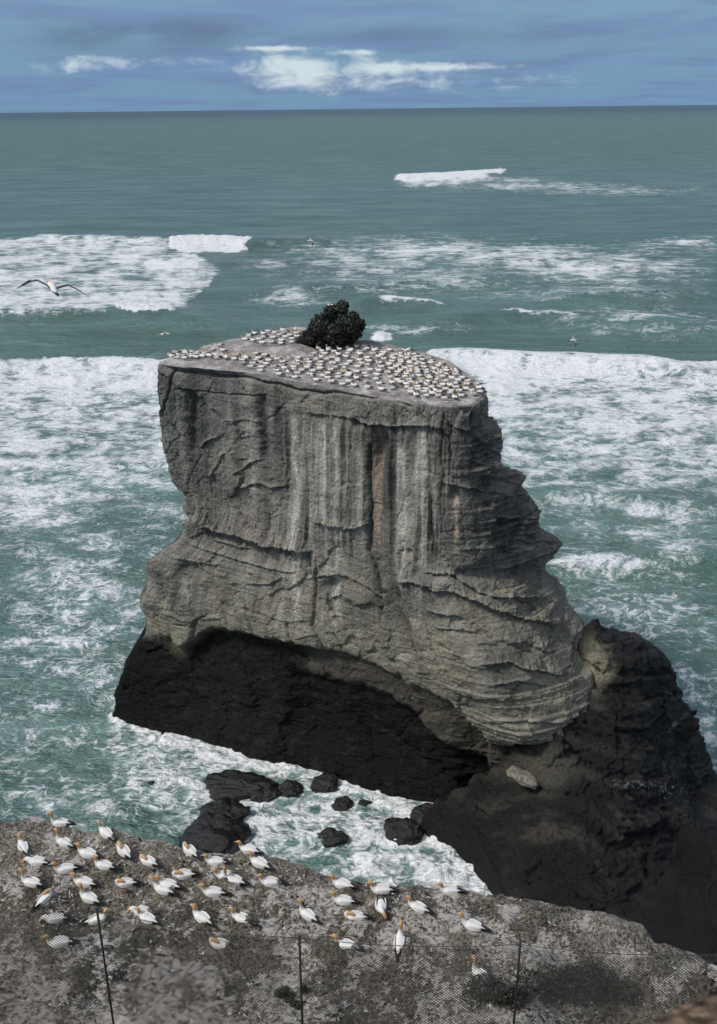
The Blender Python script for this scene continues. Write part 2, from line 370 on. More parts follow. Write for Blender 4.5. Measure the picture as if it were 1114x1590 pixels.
    def crest(pts, hh, wf, wb):
        nonlocal h
        w = np.array([at_z(a, b_, 0.0) for a, b_ in pts])
        cy = np.interp(X, w[:, 0], w[:, 1]); cy = cy + 2.0 * perlin(X / 14, 0.5, 0, 41) * (w[:, 1].mean() / 150)
        e = Y - cy
        L_ = (w[-1, 0] - w[0, 0]) * 0.16
        ends = sm(X, w[0, 0] - L_, w[0, 0] + L_) * (1 - sm(X, w[-1, 0] - L_, w[-1, 0] + L_))
        h = h + 1.35 * hh * ends * np.where(e < 0, np.exp(-(e / wf) ** 2), np.exp(-(e / wb) ** 2)) * inv
    crest([(-80, 494), (130, 490), (260, 497), (360, 508)], 2.0, 7, 16)
    crest([(380, 384), (440, 376), (520, 378)], 1.6, 9, 20); crest([(20, 370), (270, 376), (400, 376)], 1.6, 8, 18)
    crest([(540, 478), (600, 471), (690, 480)], 1.5, 5, 10); crest([(660, 506), (800, 492), (900, 500), (1110, 515)], 1.7, 8, 16)
    crest([(430, 452), (560, 446), (700, 440), (800, 430)], 1.1, 7, 14); crest([(740, 415), (860, 408), (1000, 420)], 1.4, 9, 16)
    crest([(-80, 572), (100, 568), (330, 572)], 1.4, 5, 10); crest([(670, 556), (830, 564), (1010, 574), (1120, 590)], 1.5, 5, 10)
    crest([(600, 278), (700, 274), (800, 268)], 2.6, 16, 30); crest([(850, 884), (940, 880), (1030, 874), (1120, 868)], 0.9, 2, 4)
    crest([(840, 768), (960, 775), (1120, 790)], 0.6, 2, 4); crest([(60, 344), (180, 340), (330, 346)], 1.2, 10, 20); crest([(850, 470), (980, 462), (1110, 455)], 1.2, 7, 14)
    P[..., 2] = h * fade - np.where(RR > 3000, 0, 0)
    me = np_mesh('sea', P.reshape(-1, 3), grid_quads(len(r), len(angs), True)[:, ::-1], sea_material(), True,
                 {'foam': np.clip(d, 0, 1.3).ravel(), 'nearness': fade.ravel()})
    tag(link('sea', me), kind='structure')
build_sea()

# ------------------------------------------------------------------ rock material
def rock_material(name, bump=0.06, speck=0.35, rough=0.9, guano_glint=False, fine=1.0, spec=0.14, gs=1.0):
    m, nt, b = new_mat(name)
    geo = N(nt, 'ShaderNodeNewGeometry'); pos = geo.outputs['Position']
    tint = N(nt, 'ShaderNodeAttribute', attribute_name='tint').outputs['Color']
    wet = N(nt, 'ShaderNodeAttribute', attribute_name='wet').outputs['Fac']
    n1 = noise(nt, pos, 0.55, 6, 0.62).outputs[0]
    n2 = noise(nt, pos, 5.0 * fine, 5, 0.7).outputs[0]
    n3 = noise(nt, pos, 16.0 * fine, 3, 0.7).outputs[0]
    bed = noise(nt, mapping(nt, pos, scale=(0.12, 0.12, 3.0)), 1.3, 5, 0.65).outputs[0]
    k = math_(nt, 'ADD', sstep(nt, n1, 0.3, 0.7, 0.80, 1.2), math_(nt, 'MULTIPLY', math_(nt, 'SUBTRACT', sstep(nt, n2, .33, .67), 0.5), speck * 1.5))
    k = math_(nt, 'ADD', k, math_(nt, 'MULTIPLY', math_(nt, 'SUBTRACT', sstep(nt, n3, .36, .64), 0.5), speck * 1.3))
    k = math_(nt, 'ADD', k, math_(nt, 'MULTIPLY', math_(nt, 'SUBTRACT', bed, 0.5), 0.5))
    vmx = N(nt, 'ShaderNodeVectorMath', operation='SCALE'); L(nt, tint, vmx.inputs[0]); L(nt, math_(nt, 'MAXIMUM', k, 0.15), vmx.inputs['Scale'])
    col = vmx.outputs[0]
    if guano_glint:                                        # droppings, and on the shelf foam with painted wet glints, where this attribute is high
        ga = N(nt, 'ShaderNodeAttribute', attribute_name='guano_glint').outputs['Fac']
        wv = noise(nt, pos, 2.2, 3).outputs['Color']
        va = N(nt, 'ShaderNodeVectorMath', operation='MULTIPLY_ADD'); L(nt, wv, va.inputs[0]); va.inputs[1].default_value = (.5, .5, .5); L(nt, pos, va.inputs[2])
        g1 = noise(nt, mapping(nt, va.outputs[0], scale=(1, 1.5, 1), rot=(0, 0, .5)), 3.2 * gs, 8, 0.74).outputs[0]
        g2 = noise(nt, mapping(nt, va.outputs[0], scale=(.5, 2.2, 1), rot=(0, 0, -.35)), 6.5 * gs, 6, 0.75).outputs[0]
        gg = math_(nt, 'ADD', math_(nt, 'MULTIPLY', g1, .6), math_(nt, 'MULTIPLY', g2, .4))
        th = math_(nt, 'SUBTRACT', 0.74, math_(nt, 'MULTIPLY', ga, 0.36))
        gm = sstep(nt, gg, math_(nt, 'SUBTRACT', th, 0.012), math_(nt, 'ADD', th, 0.03))
        gcol = mixc(nt, n3, (0.46, 0.43, 0.395), (0.74, 0.70, 0.655))
        col = mixc(nt, math_(nt, 'MULTIPLY', gm, 0.9), col, gcol)
    L(nt, col, b.inputs['Base Color'])
    L(nt, math_(nt, 'SUBTRACT', rough, math_(nt, 'MULTIPLY', wet, 0.5)), b.inputs['Roughness'])
    b.inputs['Specular IOR Level'].default_value = spec
    hg = math_(nt, 'ADD', math_(nt, 'MULTIPLY', n2, 1.0), math_(nt, 'MULTIPLY', n3, 0.35))
    hg = math_(nt, 'ADD', hg, math_(nt, 'MULTIPLY', bed, 0.6))
    bu = N(nt, 'ShaderNodeBump'); bu.inputs['Strength'].default_value = 0.9; bu.inputs['Distance'].default_value = bump * 2.5
    L(nt, hg, bu.inputs['Height']); L(nt, bu.outputs[0], b.inputs['Normal'])
    return m
ROCK = rock_material('sandstone', 0.07, 0.36, 0.9, True)
WETROCK = rock_material('wet_rock', 0.10, 0.5, 0.80, True, 1.0, 0.35)
SHINYROCK = rock_material('wave_washed_rock', 0.05, 0.5, 0.72, True, 1.0, 0.5)
GROUND = rock_material('guano_rock', 0.05, 0.95, 0.95, True, 2.4, 0.14, 2.0)

# ------------------------------------------------------------------ the sea stack
SIL_L = [(247, 556), (243, 590), (244, 620), (248, 650), (252, 680), (262, 715), (266, 745), (285, 760), (292, 785), (302, 800), (288, 810), (282, 835),
         (255, 850), (232, 865), (221, 876), (230, 895), (229, 915), (219, 930), (224, 950), (230, 962), (228, 985), (215, 1000), (195, 1030), (188, 1060), (180, 1085), (177, 1108), (176, 1135)]
SIL_R = [(752, 616), (760, 640), (765, 655), (770, 663), (781, 682), (775, 700), (785, 712), (772, 722), (817, 737), (808, 752), (826, 765), (840, 785), (838, 800),
         (845, 822), (874, 838), (866, 850), (850, 868), (848, 880), (868, 905), (880, 930), (890, 950), (905, 968), (914, 990), (922, 1040), (922, 1250)]
# columns left to right: {height: (pixel x, distance)}
COLS = [
    [(33.5, 245, 75.5), (28, 246, 75), (20, 300, 75), (14, 228, 75), (8, 228, 75), (4, 190, 74.8), (0, 178, 74.6), (-2, 178, 74.6)],
    [(33.5, 330, 74.6), (28, 330, 73.8), (20, 345, 73.2), (17, 322, 72.4), (14, 308, 72.3), (10, 300, 72.2), (6, 298, 71.0), (0, 300, 70.3), (-2, 300, 70.0)],
    [(33.5, 450, 70.2), (28, 450, 69.6), (20, 455, 69.2), (15, 440, 68.4), (11, 427, 67.9), (6, 430, 67.0), (0, 450, 66.6), (-2, 450, 66.3)],
    [(33, 570, 66.1), (28, 570, 65.7), (20, 570, 65.3), (15, 575, 64.9), (10, 600, 64.4), (6, 605, 63.4), (0, 610, 62.6), (-2, 610, 62.3)],
    [(33, 690, 63.6), (28, 690, 62.6), (20, 684, 61.6), (15, 745, 59.3), (12, 775, 58.6), (9.6, 812, 57.8), (7.5, 812, 59.4), (0, 812, 60.5), (-2, 812, 60.5)],
    [(33, 735, 64.0), (28, 745, 63.2), (20, 800, 62.6), (15, 850, 60.6), (12, 872, 59.3), (9.6, 886, 58.8), (7.5, 884, 60.5), (0, 890, 62), (-2, 890, 62)],
    [(33, 760, 66.5), (20, 850, 66.8), (16, 884, 65.4), (13.5, 906, 63.2), (11, 918, 61.4), (9.5, 918, 61.2), (7, 915, 62.5), (0, 910, 65), (-2, 910, 65)],
    [(33, 735, 70), (26, 762, 71), (20, 805, 71), (14, 860, 70), (0, 900, 70), (-2, 900, 70)],
    [(33, 702, 75), (20, 740, 77), (0, 800, 78), (-2, 800, 78)],
    [(33, 642, 79.5), (20, 660, 82), (0, 680, 84), (-2, 680, 84)],
    [(33, 565, 84), (20, 570, 88), (0, 570, 92), (-2, 570, 92)],
    [(33.9, 468, 86.5), (20, 470, 90), (0, 470, 94), (-2, 470, 94)],
    [(33.9, 378, 82.5), (20, 400, 87), (0, 380, 91), (-2, 380, 91)],
    [(33.7, 305, 79.0), (20, 350, 83), (0, 300, 87), (-2, 300, 87)],
    [(33.5, 262, 77.2), (20, 318, 78), (14, 250, 79), (0, 230, 80), (-2, 230, 80)],
]
NSEG = [95, 125, 125, 125, 75, 110, 26, 12, 12, 12, 12, 12, 12, 12, 14]
NZ = 600
PLAT = 33.2
def plat_z(x, y):
    """height of the flat top of the stack"""
    x = np.asarray(x, float); y = np.asarray(y, float)
    bench = sm(-x, 3.2, 5.0) * sm(y - (78.3 - 0.30 * (x + 10)), -0.5, 0.5) * 0.55
    return PLAT + bench + 0.16 * perlin(x * 0.35, y * 0.35, 0, 51) + 0.10 * fbm(x * 1.1, y * 1.1, 0, 3, 52) - 0.25 * sm(y, 70, 62)

def ledge_lines():
    """(polyline in the photograph, protrusion above the line, reach upward in px)"""
    return [
        ([(307, 807), (327, 815), (348, 825), (379, 830), (412, 841), (416, 846), (446, 849), (486, 856)], 1.15, 18),
        ([(290, 800), (330, 812)], 0.4, 10),
        ([(327, 836), (342, 842), (366, 847), (394, 853)], 0.35, 8),
        ([(287, 842), (330, 858), (366, 869), (391, 874), (434, 886), (466, 888)], 0.22, 8),
        ([(486, 806), (504, 813), (522, 818), (545, 818), (572, 814)], 0.5, 10),
        ([(621, 898), (643, 899), (669, 908), (708, 919), (734, 932), (766, 948), (815, 963), (857, 972), (872, 968)], 0.55, 16),
        ([(660, 888), (695, 887), (721, 903), (740, 919), (779, 929), (847, 929)], 0.4, 7),
        ([(666, 945), (690, 950), (721, 961)], 0.3, 9), ([(679, 971), (715, 976), (747, 981)], 0.2, 7),
        ([(747, 1029), (786, 1026), (821, 1042), (876, 1048)], 0.38, 11), ([(760, 1062), (800, 1056), (850, 1066)], 0.25, 8),
        ([(780, 1000), (815, 996), (840, 1012), (862, 1010)], 0.25, 7), ([(757, 1112), (800, 1118), (880, 1122)], 0.22, 7),
        ([(685, 749), (721, 757), (779, 768)], 0.22, 8), ([(715, 853), (745, 850), (790, 848), (825, 853)], 0.18, 7),
        ([(537, 646), (558, 652), (575, 660), (601, 660), (624, 660), (664, 662), (690, 668)], 0.5, 14),
        ([(480, 640), (510, 644), (540, 647)], 0.25, 8),
        ([(690, 645), (700, 660), (720, 668), (752, 660)], 0.3, 8),
        ([(303, 699), (318, 688), (328, 683), (340, 677)], 0.35, 8), ([(322, 747), (330, 735), (336, 726), (345, 710), (356, 696)], 0.28, 7),
        ([(363, 739), (387, 720), (408, 715)], 0.32, 8), ([(371, 758), (388, 753), (403, 751), (425, 757), (445, 752)], 0.35, 8),
        ([(345, 655), (380, 652), (404, 656)], 0.14, 6), ([(365, 682), (395, 676), (404, 680)], 0.14, 6),
        ([(405, 590), (420, 594), (445, 600)], 0.2, 6), ([(384, 905), (420, 906), (440, 896), (455, 902)], 0.25, 8), ([(355, 908), (368, 903), (380, 906)], 0.3, 7),
        ([(248, 952), (275, 958), (300, 966), (330, 962), (350, 958)], 0.14, 7), ([(392, 948), (420, 958), (450, 966), (480, 962)], 0.15, 7),
        ([(480, 900), (505, 893), (540, 895), (575, 912), (600, 935)], 0.3, 9), ([(268, 868), (300, 872), (330, 878), (345, 876)], 0.25, 9),
        ([(760, 700), (785, 706)], 0.3, 8), ([(745, 738), (780, 742), (812, 739)], 0.55, 12), ([(780, 772), (810, 770), (838, 774)], 0.35, 8),
        ([(800, 838), (835, 842), (870, 839)], 0.5, 11), ([(806, 828), (835, 829)], 0.3, 6), ([(770, 800), (800, 806), (842, 806)], 0.3, 8),
        ([(745, 690), (770, 690), (782, 684)], 0.4, 9), ([(735, 716), (760, 726), (785, 722)], 0.25, 8),
    ]
CRACKS = [
    ([(262, 570), (275, 576), (314, 576), (344, 582), (376, 585), (408, 593), (430, 596), (462, 605), (503, 612), (523, 610), (575, 618), (600, 619), (640, 632)], 2.0, 0.6, 0),
    ([(271, 604), (306, 607), (338, 609), (360, 614), (395, 614), (411, 613)], 1.3, 0.25, 0),
    ([(275, 553), (275, 576)], 1.3, 0.3, 1), ([(316, 555), (316, 576)], 1.2, 0.3, 1), ([(381, 562), (376, 584)], 1.2, 0.25, 1), ([(430, 578), (431, 597)], 1.4, 0.3, 1),
    ([(342, 560), (342, 580)], 1.2, 0.15, 1), ([(276, 558), (268, 589), (260, 611), (250, 645)], 2.0, 0.35, 1),
    ([(301, 606), (302, 640), (300, 700)], 5.0, 0.30, 1), ([(406, 614), (405, 650), (406, 715)], 6.0, 0.42, 1),
    ([(574, 690), (574, 749), (576, 797), (572, 856), (583, 884), (592, 925)], 2.6, 0.45, 1),
    ([(492, 868), (491, 911), (486, 972), (501, 1009)], 2.2, 0.3, 1), ([(342, 935), (354, 974)], 2.0, 0.25, 1), ([(378, 930), (392, 985)], 2.0, 0.22, 1), ([(519, 985), (530, 1012)], 2.4, 0.3, 1), ([(446, 965), (452, 1000)], 2.0, 0.25, 1),
    ([(240, 955), (265, 968), (290, 972)], 1.6, 0.2, 0), ([(690, 640), (684, 700), (690, 760)], 2.5, 0.25, 1), ([(664, 665), (668, 760), (672, 860)], 2.0, 0.2, 1),
    ([(480, 815), (478, 860), (484, 895)], 1.6, 0.2, 1), ([(545, 690), (542, 760), (546, 800)], 2.2, 0.2, 1),
]
UNDER = [(170, 1010), (215, 1004), (232, 984), (262, 986), (272, 1006), (290, 1000), (312, 980), (350, 975), (400, 989), (450, 998), (500, 1009), (548, 1018), (576, 1030), (600, 1040), (625, 1052), (648, 1066),
         (668, 1080), (690, 1094), (720, 1116), (756, 1142), (800, 1150), (885, 1153), (905, 1165), (950, 1180)]

def smooth_rows(A, k):
    ker = np.ones(k) / k
    pad = np.pad(A, ((k // 2, k // 2), (0, 0)), mode='edge')
    return np.stack([np.convolve(pad[:, i], ker, 'valid') for i in range(A.shape[1])], 1)

def build_stack():
    nc = len(COLS)
    zs = np.linspace(-2, 33.5, NZ)
    CX = np.zeros((NZ, nc)); CY = np.zeros((NZ, nc))
    for j, col in enumerate(COLS):
        a = np.array(sorted(col)); Yc = np.interp(zs, a[:, 0], a[:, 2]); Pc = np.interp(zs, a[:, 0], a[:, 1])
        if j in (0, 6):
            sil = SIL_L if j == 0 else SIL_R
            zz = []
            for (px, py) in sil:
                z = 15.0
                for _ in range(8): z = z_from(px, py, np.interp(z, zs, Yc))
                zz.append(z)
            zz = np.array(zz); pp = np.array([s[0] for s in sil], float); o = np.argsort(zz)
            Pc = np.interp(zs, zz[o], pp[o])
        CY[:, j] = Yc; CX[:, j] = x_from(Pc, Yc, zs)
    sk = [0, 6]; keep = CX[:, sk].copy()
    CX = smooth_rows(CX, 41); CY = smooth_rows(CY, 41); CX[:, sk] = keep
    # Catmull-Rom round the ring
    us, ws = [], []
    for j, n in enumerate(NSEG):
        for i in range(n): us.append(j + i / n)
    us = np.array(us); nu = len(us)
    def cr(A):
        j = np.floor(us).astype(int); t = us - j
        p0, p1, p2, p3 = (A[:, (j + k) % nc] for k in (-1, 0, 1, 2))
        lin = p1 + (p2 - p1) * t
        c = 0.5 * ((2 * p1) + (-p0 + p2) * t + (2 * p0 - 5 * p1 + 4 * p2 - p3) * t ** 2 + (-p0 + 3 * p1 - 3 * p2 + p3) * t ** 3)
        return 0.35 * lin + 0.65 * c
    X, Y = cr(CX), cr(CY)
    # rim height follows the plateau
    rimz = plat_z(X[-1], Y[-1]) + 0.0
    v = (zs - zs[0]) / (zs[-1] - zs[0])
    Z = zs[0] + v[:, None] * (rimz[None, :] - zs[0])
    P = np.stack([X, Y, Z], -1)
    px, py = proj(P)
    # smoothed outward normals
    tu = np.roll(P, -3, 1) - np.roll(P, 3, 1)
    tv = np.gradient(smooth_rows(P.reshape(NZ, -1), 31).reshape(P.shape), axis=0)
    nrm = np.cross(tu, tv); nrm /= np.linalg.norm(nrm, axis=2)[..., None] + 1e-9
    U = np.broadcast_to(us[None, :], X.shape)
    front = (U < 6.6)
    leftw = sm(U, 0.0, 0.35); rightw = 1 - sm(U, 5.6, 6.0)
    flank = sm(U, 4.5, 5.2) * front
    rngx = px + 4 * perlin(px / 23, py / 23, 0, 61) + 1.8 * perlin(px / 7, py / 7, 0, 62)
    rngy = py + 4 * perlin(px / 25, py / 18, 0, 63) + 2.2 * perlin(px / 8, py / 8, 0, 64)
    D = np.zeros_like(X)
    # broad form, spalled plates, grain of the rock
    D += 0.32 * perlin(X * .16, Y * .16, Z * .16, 71) * (0.3 + 0.7 * leftw * rightw)
    s = np.cumsum(np.linalg.norm(np.diff(P[300, :, :2], axis=0, prepend=P[300, :1, :2]), axis=1))
    S = np.broadcast_to(s[None, :], X.shape)
    wa = 0.35 * perlin(X * .9, Y * .9, Z * .9, 72) + 0.14 * perlin(X * 3.2, Y * 3.2, Z * 3.2, 73)
    wb = 0.35 * perlin(X * .9, Y * .9, Z * .9, 74) + 0.12 * perlin(X * 3.2, Y * 3.2, Z * 3.2, 69)
    flw = sm(px, 405, 470) * (1 - sm(px, 655, 720)) * sm(py, 640, 668) * (1 - sm(py, 800, 905))
    c1, e1, k1 = cells(S / 4.6 + wa * .4, Z / 3.6 + wb * .5, 1)
    c2, e2, k2 = cells(S / 1.7 + wa, (Z + .2 * S * .2) / 1.35 + wb, 2)
    c3, e3, k3 = cells(S / .62 + wa * 2.2, Z / .5 + wb * 2.2, 3)
    calm = 1 - 0.7 * flw
    D += calm * (0.26 * np.clip(c1, -1.2, 1.2) + 0.11 * np.clip(c2, -1.2, 1.2) * sm(perlin(X * .2, Y * .2, Z * .3, 70), -.35, .25) + 0.04 * np.clip(c3, -1, 1))
    D -= calm * (0.16 * np.exp(-e1 / .03) * (k1 > -.2) + 0.08 * np.exp(-e2 / .045) * (k2 > .1))
    D += 0.08 * fbm(X * 1.1, Y * 1.1, Z * 1.4, 3, 75) + 0.055 * fbm(X * 5.5, Y * 5.5, Z * 6.5, 2, 76)
    # bedding: hard and soft beds
    b = Z + 0.035 * X + 0.25 * perlin(X * .1, Y * .1, Z * .1, 77)
    bed = np.zeros_like(b)
    for k, (f, a) in enumerate([(0.45, .5), (1.1, .32), (2.4, .2)]):
        t = b * f + 0.4 * k; saw = t - np.floor(t)
        rnd = perlin(np.floor(t) * 3.7, X * .06, Y * .06, 78 + k)
        bed += a * (np.minimum(saw / 0.92, (1 - saw) / 0.08) ** 1.5 - 0.45) * (0.55 + 1.6 * rnd)
    D += bed * calm * (0.10 + 0.25 * sm(perlin(X * .12, Y * .12, Z * .2, 81), 0.1, .4) + 0.12 * sm(px, 690, 720) + 1.15 * flank * sm(Z, 15.5, 20.5) + 0.25 * flank)
    D += flank * sm(Z, 13, 20) * (0.35 * perlin(X * .35, Y * .35, Z * .9, 83) + 0.4 * np.clip(c2, -1, 1))
    # water-worn flutes down the middle of the face
    fm = sm(px, 405, 470) * (1 - sm(px, 655, 720)) * sm(rngy, 640, 668) * (1 - sm(rngy, 800, 905))
    fl1 = perlin(S * 1.05 + 0.25 * perlin(S * .3, Z * .25, 0, 84), Z * .07, 0, 85)
    fl2 = perlin(S * 2.3, Z * .12, 0, 86)
    flute = (0.75 * (0.25 - np.abs(fl1)) + 0.35 * fl1 + 0.30 * (0.2 - np.abs(fl2))) * sm(perlin(S * .22, Z * .14, 0, 87), -.35, .25)
    D += flute * (fm + 0.30 * sm(py, 600, 640) * (1 - sm(py, 930, 1000)) * (1 - flank))
    # traced cracks and ledges
    for pts, w, dep, vert in CRACKS:
        a = np.array(pts, float)
        if vert:
            lx = np.interp(rngy, a[:, 1], a[:, 0]); e = (rngx - lx) / w
            en = sm(py, a[0, 1] - 4, a[0, 1] + 6) * (1 - sm(py, a[-1, 1] - 6, a[-1, 1] + 6))
        else:
            ly = np.interp(rngx, a[:, 0], a[:, 1]); e = (rngy - ly) / w
            en = sm(px, a[0, 0] - 4, a[0, 0] + 6) * (1 - sm(px, a[-1, 0] - 6, a[-1, 0] + 6))
        D -= dep * np.exp(-e * e) * en * front
    for pts, amt, up in ledge_lines():
        a = np.array(pts, float)
        a[:, 1] = a[:, 1]
        xs_, ys_ = a[:, 0], a[:, 1]
        o = np.argsort(xs_)
        ly = np.interp(rngx, xs_[o], ys_[o]); e = rngy - ly
        en = sm(rngx, xs_.min() - 3, xs_.min() + 10) * (1 - sm(rngx, xs_.max() - 10, xs_.max() + 4))
        ed = 0.8 + 0.4 * perlin(px / 8, py / 30, 0, 90) + 0.45 * perlin(px / 2.5, py / 20, 0, 91)
        D += amt * ed * np.where(e < 0, np.exp(-np.clip(-e, 0, 400) / up), -0.35 * np.exp(-np.clip(e, 0, 400) / (up * 0.7))) * en * front
    # scoops: (centre x, y, radii, depth)
    for (cx, cy, rx, ry, dep) in [(292, 888, 24, 14, .5), (516, 912, 16, 14, .55), (592, 700, 12, 34, .75), (640, 705, 9, 40, .35), (556, 655, 16, 9, .3), (742, 665, 14, 26, .5), (795, 714, 16, 12, .5),
                                  (372, 780, 30, 18, .25), (706, 768, 8, 12, .4), (637, 859, 4, 4, .3), (815, 1010, 22, 14, .25), (830, 900, 30, 34, .55), (770, 890, 40, 20, .2), (905, 1010, 12, 34, .9), (880, 985, 12, 18, .4)]:
        q = ((rngx - cx) / rx) ** 2 + ((rngy - cy) / ry) ** 2
        D -= dep * np.exp(-q ** 1.5) * front
    # the right-hand block stands proud of the wall to its left
    bl = np.array([(621, 896), (627, 940), (640, 962), (658, 1011), (690, 1063), (720, 1102), (756, 1142)], float)
    lx = np.interp(rngy, bl[:, 1], bl[:, 0])
    blk = sm(rngx - lx, -2, 6) * sm(rngy, 888, 905) * front
    D += 0.55 * blk * (1 - 0.4 * sm(px, 700, 860)); D -= 0.55 * sm(lx - rngx, -2, 3) * (1 - sm(lx - rngx, 14, 60)) * sm(rngy, 900, 945) * front
    # sea-worn undercut
    ua = np.array(UNDER, float)
    uy = np.interp(px, ua[:, 0], ua[:, 1]) + 5 * perlin(px / 14, 0.3, 0, 95)
    below = (rngy - uy) * front
    uw = sm(px, 236, 300) * (1 - sm(U, 5.0, 5.6))
    dep = 1.5 * sm(below, -3, 12) * (1 - 0.65 * sm(Z, 5.5, 0.5))
    D -= dep * uw * (1 - 0.55 * sm(px, 460, 540))
    cave = np.interp(px, [430, 470, 540, 600, 640, 665, 700, 750, 790, 850], [1040, 1052, 1060, 1082, 1112, 1142, 1164, 1188, 1212, 1230]) + 5 * perlin(px / 16, .7, 0, 98)
    cw = sm(px, 420, 480) * front
    inC = rngy - cave
    D -= 0.8 * sm(inC, -4, 16) * cw * (1 - 0.8 * sm(Z, 4.5, 0.5)) * (1 - sm(U, 5.0, 5.6))
    D *= 1 - 0.5 * sm(U, 5.55, 5.95) * (1 - sm(U, 6.3, 6.6))
    D += sm(below, 10, 40) * front * (0.30 * perlin(X * .5, Y * .5, Z * .8, 96) + 0.2 * np.abs(perlin(X * 1.2, Y * 1.2, Z * 1.5, 97)))
    # soften at the rim so the top edge stays where it is
    rimfade = 1 - sm(Z, rimz[None, :] - 0.8, rimz[None, :]) * 0.75
    P = P + nrm * (D * rimfade)[..., None]
    # ---- weathering colours, with shade painted into recesses and the right flank
    base = np.array([0.218, 0.203, 0.170])
    T = np.ones(X.shape + (3,)) * base
    def mixin(col, w):
        nonlocal T
        w = np.clip(w, 0, 1)[..., None]; T = T * (1 - w) + np.array(col) * w
    n1 = fbm(X * .25, Y * .25, Z * .25, 3, 101)
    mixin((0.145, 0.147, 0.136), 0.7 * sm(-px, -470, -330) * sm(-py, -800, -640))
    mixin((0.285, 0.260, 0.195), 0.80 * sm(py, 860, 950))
    mixin((0.150, 0.142, 0.124), 0.42 * sm(px, 660, 720) * (1 - sm(py, 870, 930)) * (1 - sm(U, 5.3, 5.9)))  # right flank toned down: its shaded side is put into the colour
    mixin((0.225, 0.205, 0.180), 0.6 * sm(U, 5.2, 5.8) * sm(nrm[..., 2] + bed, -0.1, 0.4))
    mixin((0.125, 0.122, 0.113), 0.7 * sm(n1, 0.05, 0.45))
    # fine run-off streaks everywhere, strong in the fluted part
    st = perlin(S * 2.6 + 0.3 * perlin(S, Z * .3, 0, 102), Z * .06, 0, 103); st2 = perlin(S * 5.5, Z * .10, 0, 104)
    sw = (0.25 + 0.75 * fm) * sm(Z, 9, 13)
    mixin((0.40, 0.38, 0.335), sw * sm(st, 0.06, 0.4) * 0.9); mixin((0.06, 0.058, 0.055), sw * sm(-st, 0.06, 0.42) * 0.85)
    mixin((0.29, 0.275, 0.245), 0.6 * sw * sm(st2, 0.1, 0.4)); mixin((0.08, 0.076, 0.07), 0.55 * sw * sm(-st2, 0.2, 0.5))
    st0 = perlin(S * 0.8 + 0.2 * perlin(S * .5, Z * .2, 0, 116), Z * .05, 0, 117)
    allw = sm(Z, 10.5, 14) * (1 - 0.5 * flank)
    mixin((0.090, 0.088, 0.082), allw * 0.75 * sm(-st0, .10, .42)); mixin((0.36, 0.342, 0.302), allw * 0.6 * sm(st0, .12, .45))
    for (cx, cy, rx, ry, k) in [(425, 680, 36, 80, .65), (405, 660, 12, 60, .5), (300, 660, 14, 60, .55), (345, 760, 40, 30, .4), (705, 700, 30, 60, .6), (755, 800, 70, 70, .55), (595, 720, 22, 50, .7), (540, 780, 14, 80, .4), (620, 940, 30, 40, .75), (515, 912, 20, 20, .7), (650, 760, 8, 90, .4), (690, 830, 40, 50, .4), (800, 1015, 24, 14, .5), (290, 886, 24, 12, .5), (560, 950, 40, 30, .35), (260, 600, 16, 40, .4)]:  # dark zones; many paint shade into scoops, recesses and the right flank
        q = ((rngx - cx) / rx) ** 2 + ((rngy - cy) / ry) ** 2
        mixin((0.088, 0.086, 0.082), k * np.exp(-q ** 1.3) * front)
    def streak(x0, y0, y1, w, col, k, bend=0.0):
        lx = x0 + bend * (rngy - y0) / (y1 - y0) + 2.0 * perlin(rngy / 40, x0 * 0.37, 0, 105)
        e = (rngx - lx) / w
        en = sm(rngy, y0 - 8, y0 + 18) * (1 - sm(rngy, y1 - 60, y1)) * (0.7 + 0.6 * perlin(px / 5, py / 30, x0 * .1, 106))
        mixin(col, np.exp(-e * e) * en * min(1, k * 1.35) * front)
    pale, pal2, dk, orn = (0.60, 0.565, 0.485), (0.48, 0.46, 0.42), (0.035, 0.034, 0.033), (0.44, 0.33, 0.255)
    for a in [(461, 650, 1000, 6, pale, .8), (470, 690, 800, 4, pal2, .6), (492, 670, 850, 5, pal2, .6), (505, 655, 830, 4, pale, .6), (521, 660, 1010, 6, pale, .6), (535, 700, 800, 4, pal2, .6), (560, 690, 880, 6, pal2, .55),
              (626, 690, 905, 9, pale, .75), (655, 655, 900, 7, pale, .65), (646, 670, 800, 4, pal2, .6), (678, 740, 860, 4, pal2, .55), (585, 660, 885, 6, orn, .85), (589, 700, 860, 3, (0.36, .28, .22), .6), (707, 765, 890, 4, (0.50, 0.40, 0.30), .95), (709, 772, 820, 2.2, (0.68, 0.60, 0.48), .9), (700, 770, 830, 5, (0.26, .19, .14), .6),
              (577, 650, 760, 9, dk, .8), (603, 668, 770, 11, dk, .7), (548, 648, 690, 10, dk, .7), (641, 660, 780, 4, dk, .5), (692, 640, 720, 8, dk, .6), (740, 640, 720, 16, dk, .45), (301, 606, 705, 7, (0.06, 0.062, 0.06), .8), (406, 612, 720, 7, (0.055, .056, .055), .8), (430, 612, 700, 5, dk, .35),  # dark ones paint the shade in slots and in caves under overhangs
              (455, 620, 760, 5, pal2, .5), (420, 630, 740, 4, pal2, .35), (395, 640, 800, 5, pal2, .3), (340, 640, 720, 9, (0.22, .21, .185), .4), (315, 900, 980, 12, (.22, .21, .18), .4), (372, 940, 985, 9, (.28, .26, .2), .5), (290, 900, 960, 3, pal2, .6), (510, 870, 905, 5, pale, .7), (520, 880, 1000, 4, pal2, .5), (655, 900, 990, 6, pale, .35), (690, 905, 960, 7, (.25, .235, .19), .4)]:
        streak(*a)
